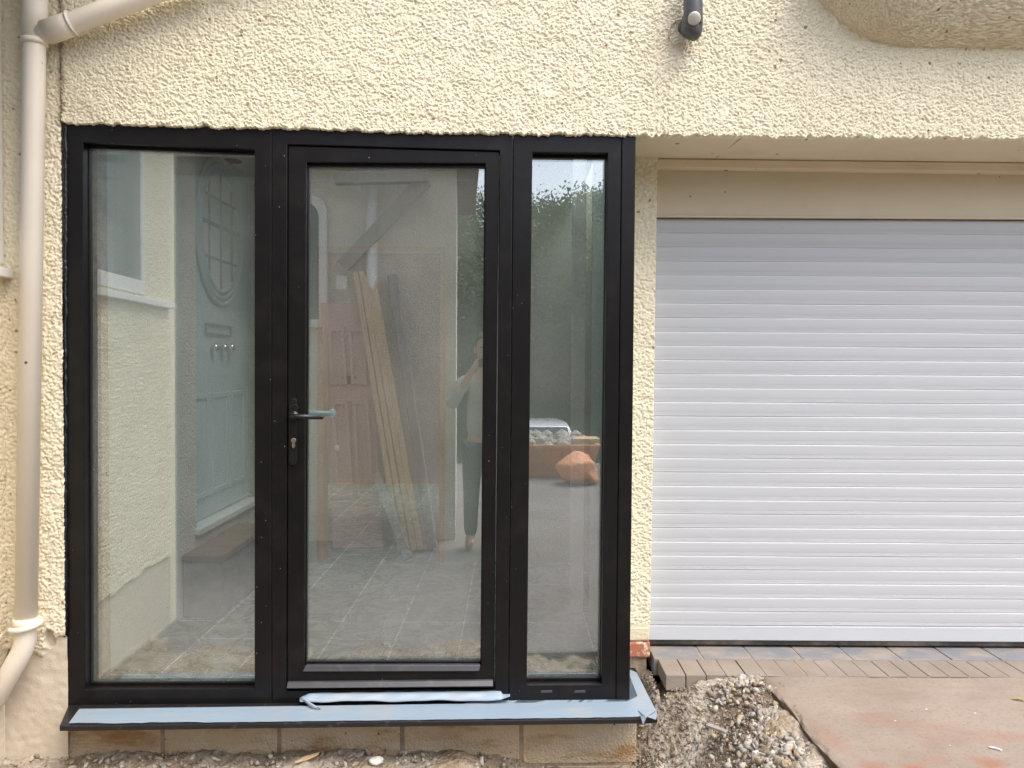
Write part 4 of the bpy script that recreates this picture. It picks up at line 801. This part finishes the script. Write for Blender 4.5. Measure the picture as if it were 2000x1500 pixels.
# skip, rubble, bag, box
def skip():
    y0, y1 = -7.6, -9.1; a, b_ = mirror(985, 950, y0), mirror(1172, 950, y0); z0 = .015; zt = mirror(1080, 872, y0).z; xa, xb = a.x, b_.x
    rt = empty('skip', ((xa + xb) / 2, (y0 + y1) / 2, z0), 'orange builders skip full of rubble, mirrored in the narrow right pane', 'skip')
    bm = BM(); lo_ = [Vector(v) for v in ((xa + .12, y0 - .1, z0), (xb - .12, y0 - .1, z0), (xb - .12, y1 + .1, z0), (xa + .12, y1 + .1, z0))]; hi_ = [Vector(v) for v in ((xa, y0, zt), (xb, y0, zt), (xb, y1, zt), (xa, y1, zt))]
    l = [bm.verts.new(p) for p in lo_]; h_ = [bm.verts.new(p) for p in hi_]; bm.faces.new(l[::-1])
    for k in range(4): bm.faces.new((l[k], l[(k + 1) % 4], h_[(k + 1) % 4], h_[k]))
    o = obj('body', bm, 'orange', rt); md = o.modifiers.new('t', 'SOLIDIFY'); md.thickness = .03
    bm = BM(); ring(bm, [p + Vector(d) for p, d in zip(hi_, ((-.03, .03, .02), (.03, .03, .02), (.03, -.03, .02), (-.03, -.03, .02)))], [p + Vector(d) for p, d in zip(hi_, ((.04, -.04, .02), (-.04, -.04, .02), (-.04, .04, .02), (.04, .04, .02)))], Vector((0, 0, -.05))); obj('rim', bm, 'orange', rt, bevel=.004)
    for k in range(4):
        x = xa + (xb - xa) * (k + .5) / 4; bm = BM(); beam(bm, (x, y0 - .08, z0 + .05), (x, y0 + .02, zt - .06), .05, .03); obj('rib', bm, 'orange', rt)
    bm = BM()
    for k in range(60):
        s_ = random.uniform(.05, .13); bmesh.ops.create_icosphere(bm, subdivisions=1, radius=s_, matrix=Matrix.Translation((random.uniform(xa + .15, xb - .15), random.uniform(y1 + .15, y0 - .15), zt + random.uniform(-.08, .06))))
    tag(obj('rubble', bm, 'rubble'), 'heap of broken rubble lying in the orange skip', 'rubble', kind='stuff')
    a, b_ = mirror(1118, 892, y0 - .4), mirror(1172, 864, y0 - .4); bm = BM(); box(bm, a.x, b_.x, y0 - .7, y0 - .3, zt - .02, b_.z + .06); tag(obj('wooden_box', bm, 'palewood', bevel=.006), 'pale wooden box sitting on the rubble in the skip', 'box')
    bm = BM(); c_ = mirror(1130, 925, y0 + .5); bmesh.ops.create_icosphere(bm, subdivisions=3, radius=1, matrix=Matrix.Translation((c_.x, c_.y, .20)) @ Matrix.Diagonal((.27, .25, .21, 1)))
    for v in bm.verts: v.co += Vector((math.sin(v.co.z * 17), math.cos(v.co.x * 21), math.sin(v.co.x * 15))) * .025 + mnoise.noise_vector(v.co * 7) * .07
    tag(obj('rubble_bag', bm, 'bagorange', smooth=True), 'orange woven rubble bag slumped in front of the skip', 'bag')
skip()
def parked_car():
    y0 = -13.2; a, b_ = mirror(1012, 836, y0), mirror(1116, 836, y0); zt = a.z; cx = (a.x + b_.x) / 2; gz = zt - 1.62; hw = .86
    rt = empty('parked_car', (cx, y0 - 2, gz), 'white car parked beyond the skip, mirrored in the narrow right pane', 'car')
    bm = BM(); prof = [(0, .35), (0, .95), (.25, 1.02), (.95, 1.10), (1.35, 1.54), (1.7, 1.62), (3.4, 1.60), (4.0, 1.05), (4.2, .95), (4.2, .35)]
    pts = [Vector((cx - hw, y0 - y, gz + z)) for y, z in prof]; prism(bm, pts, Vector((2 * hw, 0, 0)))
    for v in bm.verts:
        if v.co.z > gz + 1.2: v.co.x = cx + (v.co.x - cx) * .84
    obj('body', bm, 'carpaint', rt, bevel=.05, smooth=True)
    bm = BM(); prism(bm, [Vector((cx - hw * .83, y0 - .97, gz + 1.13)), Vector((cx + hw * .83, y0 - .97, gz + 1.13)), Vector((cx + hw * .76, y0 - 1.31, gz + 1.51)), Vector((cx - hw * .76, y0 - 1.31, gz + 1.51))], Vector((0, .03, .03))); obj('windscreen', bm, 'carglass', rt)
    for s_ in (-1, 1):
        bm = BM(); prism(bm, [Vector((cx + s_ * hw * .97, y0 - 1.2, gz + 1.12)), Vector((cx + s_ * hw * .97, y0 - 3.6, gz + 1.12)), Vector((cx + s_ * hw * .85, y0 - 3.3, gz + 1.5)), Vector((cx + s_ * hw * .85, y0 - 1.5, gz + 1.5))], Vector((s_ * .03, 0, 0))); obj('side_window', bm, 'carglass', rt)
        bm = BM(); ell(bm, (cx + s_ * hw * .7, y0 - .02, gz + .78), (.16, .08, .1)); obj('headlight', bm, 'chrome', rt, smooth=True)
        for y in (.8, 3.4): bm = BM(); tube(bm, [(cx + s_ * (hw - .2), y0 - y, gz + .32), (cx + s_ * (hw + .01), y0 - y, gz + .32)], .32, 28); obj('wheel', bm, 'tyre', rt, bevel=.02)
parked_car()

# trees on the slope behind
def tree_proto(name, m, H, crown_r, n_cl, n_lf, seed):
    r = random.Random(seed); rt = empty(name, (0, 0, 0))
    bm = BM(); tube(bm, [(0, 0, -.5), (.05, .02, H * .25), (-.05, .05, H * .5), (0, 0, H * .8)], [.28, .2, .13, .04], 10)
    for k in range(9):
        a = r.uniform(0, 6.3); z = H * r.uniform(.25, .6); tube(bm, [(0, 0, z), (math.cos(a) * crown_r * .4, math.sin(a) * crown_r * .4, z + H * .1), (math.cos(a) * crown_r * .8, math.sin(a) * crown_r * .8, z + H * .22)], [.09, .06, .02], 7)
    obj('trunk', bm, 'bark', rt, smooth=True)
    cl = []
    while len(cl) < n_cl:
        p = Vector((r.uniform(-1, 1), r.uniform(-1, 1), r.uniform(-1, 1)))
        if .35 < p.length < 1: cl.append(Vector((p.x * crown_r, p.y * crown_r, H * .56 + p.z * H * .42)))
    pv = []; 
    for c_ in cl:
        rr = r.uniform(.5, 1.0) * crown_r * .34
        for k in range(n_lf // n_cl):
            d = Vector((r.gauss(0, 1), r.gauss(0, 1), r.gauss(0, .8))); p = c_ + d * rr * .55; s_ = r.uniform(.04, .085)
            u = Vector((r.gauss(0, 1), r.gauss(0, 1), r.gauss(0, 1))).normalized(); v = u.orthogonal().normalized(); pv += [p - u * s_, p + v * s_ * .6, p + u * s_, p - v * s_ * .6]
    n = len(pv) // 4; me = bpy.data.meshes.new('crown'); me.from_pydata(pv, [], [(4 * i, 4 * i + 1, 4 * i + 2, 4 * i + 3) for i in range(n)]); link('crown', me, m, rt); return rt
def copy_tree(rt, loc, s, rz, label, group):
    c_ = rt.copy(); COL.objects.link(c_); c_.location = loc; c_.scale = (s, s, s); c_.rotation_euler = (0, 0, rz); c_['label'] = label; c_['group'] = group
    for ch in rt.children: d = ch.copy(); COL.objects.link(d); d.parent = c_
    return c_
tA = tree_proto('broadleaf_tree', 'leaf', 6.4, 3.0, 95, 52000, 1); tB = tree_proto('broadleaf_tree', 'leaf2', 5.8, 3.4, 90, 48000, 2)
spots = []
for i, x in enumerate((-9, -5.5, -2, 1.2, 4.0, 6.6, 9.6, 13.2, 17)): spots.append((x + random.uniform(-.5, .5), -24 + random.uniform(-1.2, 1.2), i % 2, random.uniform(1.04, 1.18)))
for i, x in enumerate((-10, -6.5, -3, .2, 2.8, 5.6, 8.4, 11.8, 15.5)): spots.append((x, -31 + random.uniform(-1, 1), (i + 1) % 2, random.uniform(1.05, 1.22)))
for i, (x, y, k, s_) in enumerate(spots):
    src = tB if k else tA; z = yard_z(x, y) - .1
    lab = ('olive green' if k else 'dark green') + (' broadleaf tree in the nearer row on the slope, mirrored in the panes' if y > -28 else ' broadleaf tree in the upper row on the slope, mirrored in the panes'); gp = lab.replace(' tree', ' trees', 1)
    if i in (0, 1) : src.location = (x, y, z); tag(src, lab, 'tree', gp)
    else: tag(copy_tree(src, (x, y, z), s_, random.uniform(0, 6.3), lab, gp), None, 'tree')
bm = BM()
for k in range(150):
    x, y = random.uniform(-30, 45), random.uniform(-72, -50); z = yard_z(x, y); H = random.uniform(3.5, 5.5)
    for j in range(7):
        t = j / 7; bmesh.ops.create_cone(bm, cap_ends=False, segments=9, radius1=(1 - t) * H * .2 + .1, radius2=.05, depth=H * .24, matrix=Matrix.Translation((x, y, z + H * (.15 + t * .85))) @ Matrix.Rotation(random.uniform(0, 3), 4, 'Z'))
tag(obj('conifer_wood', bm, 'conifer'), 'dark conifer wood along the far hill crest', 'woodland', kind='stuff')
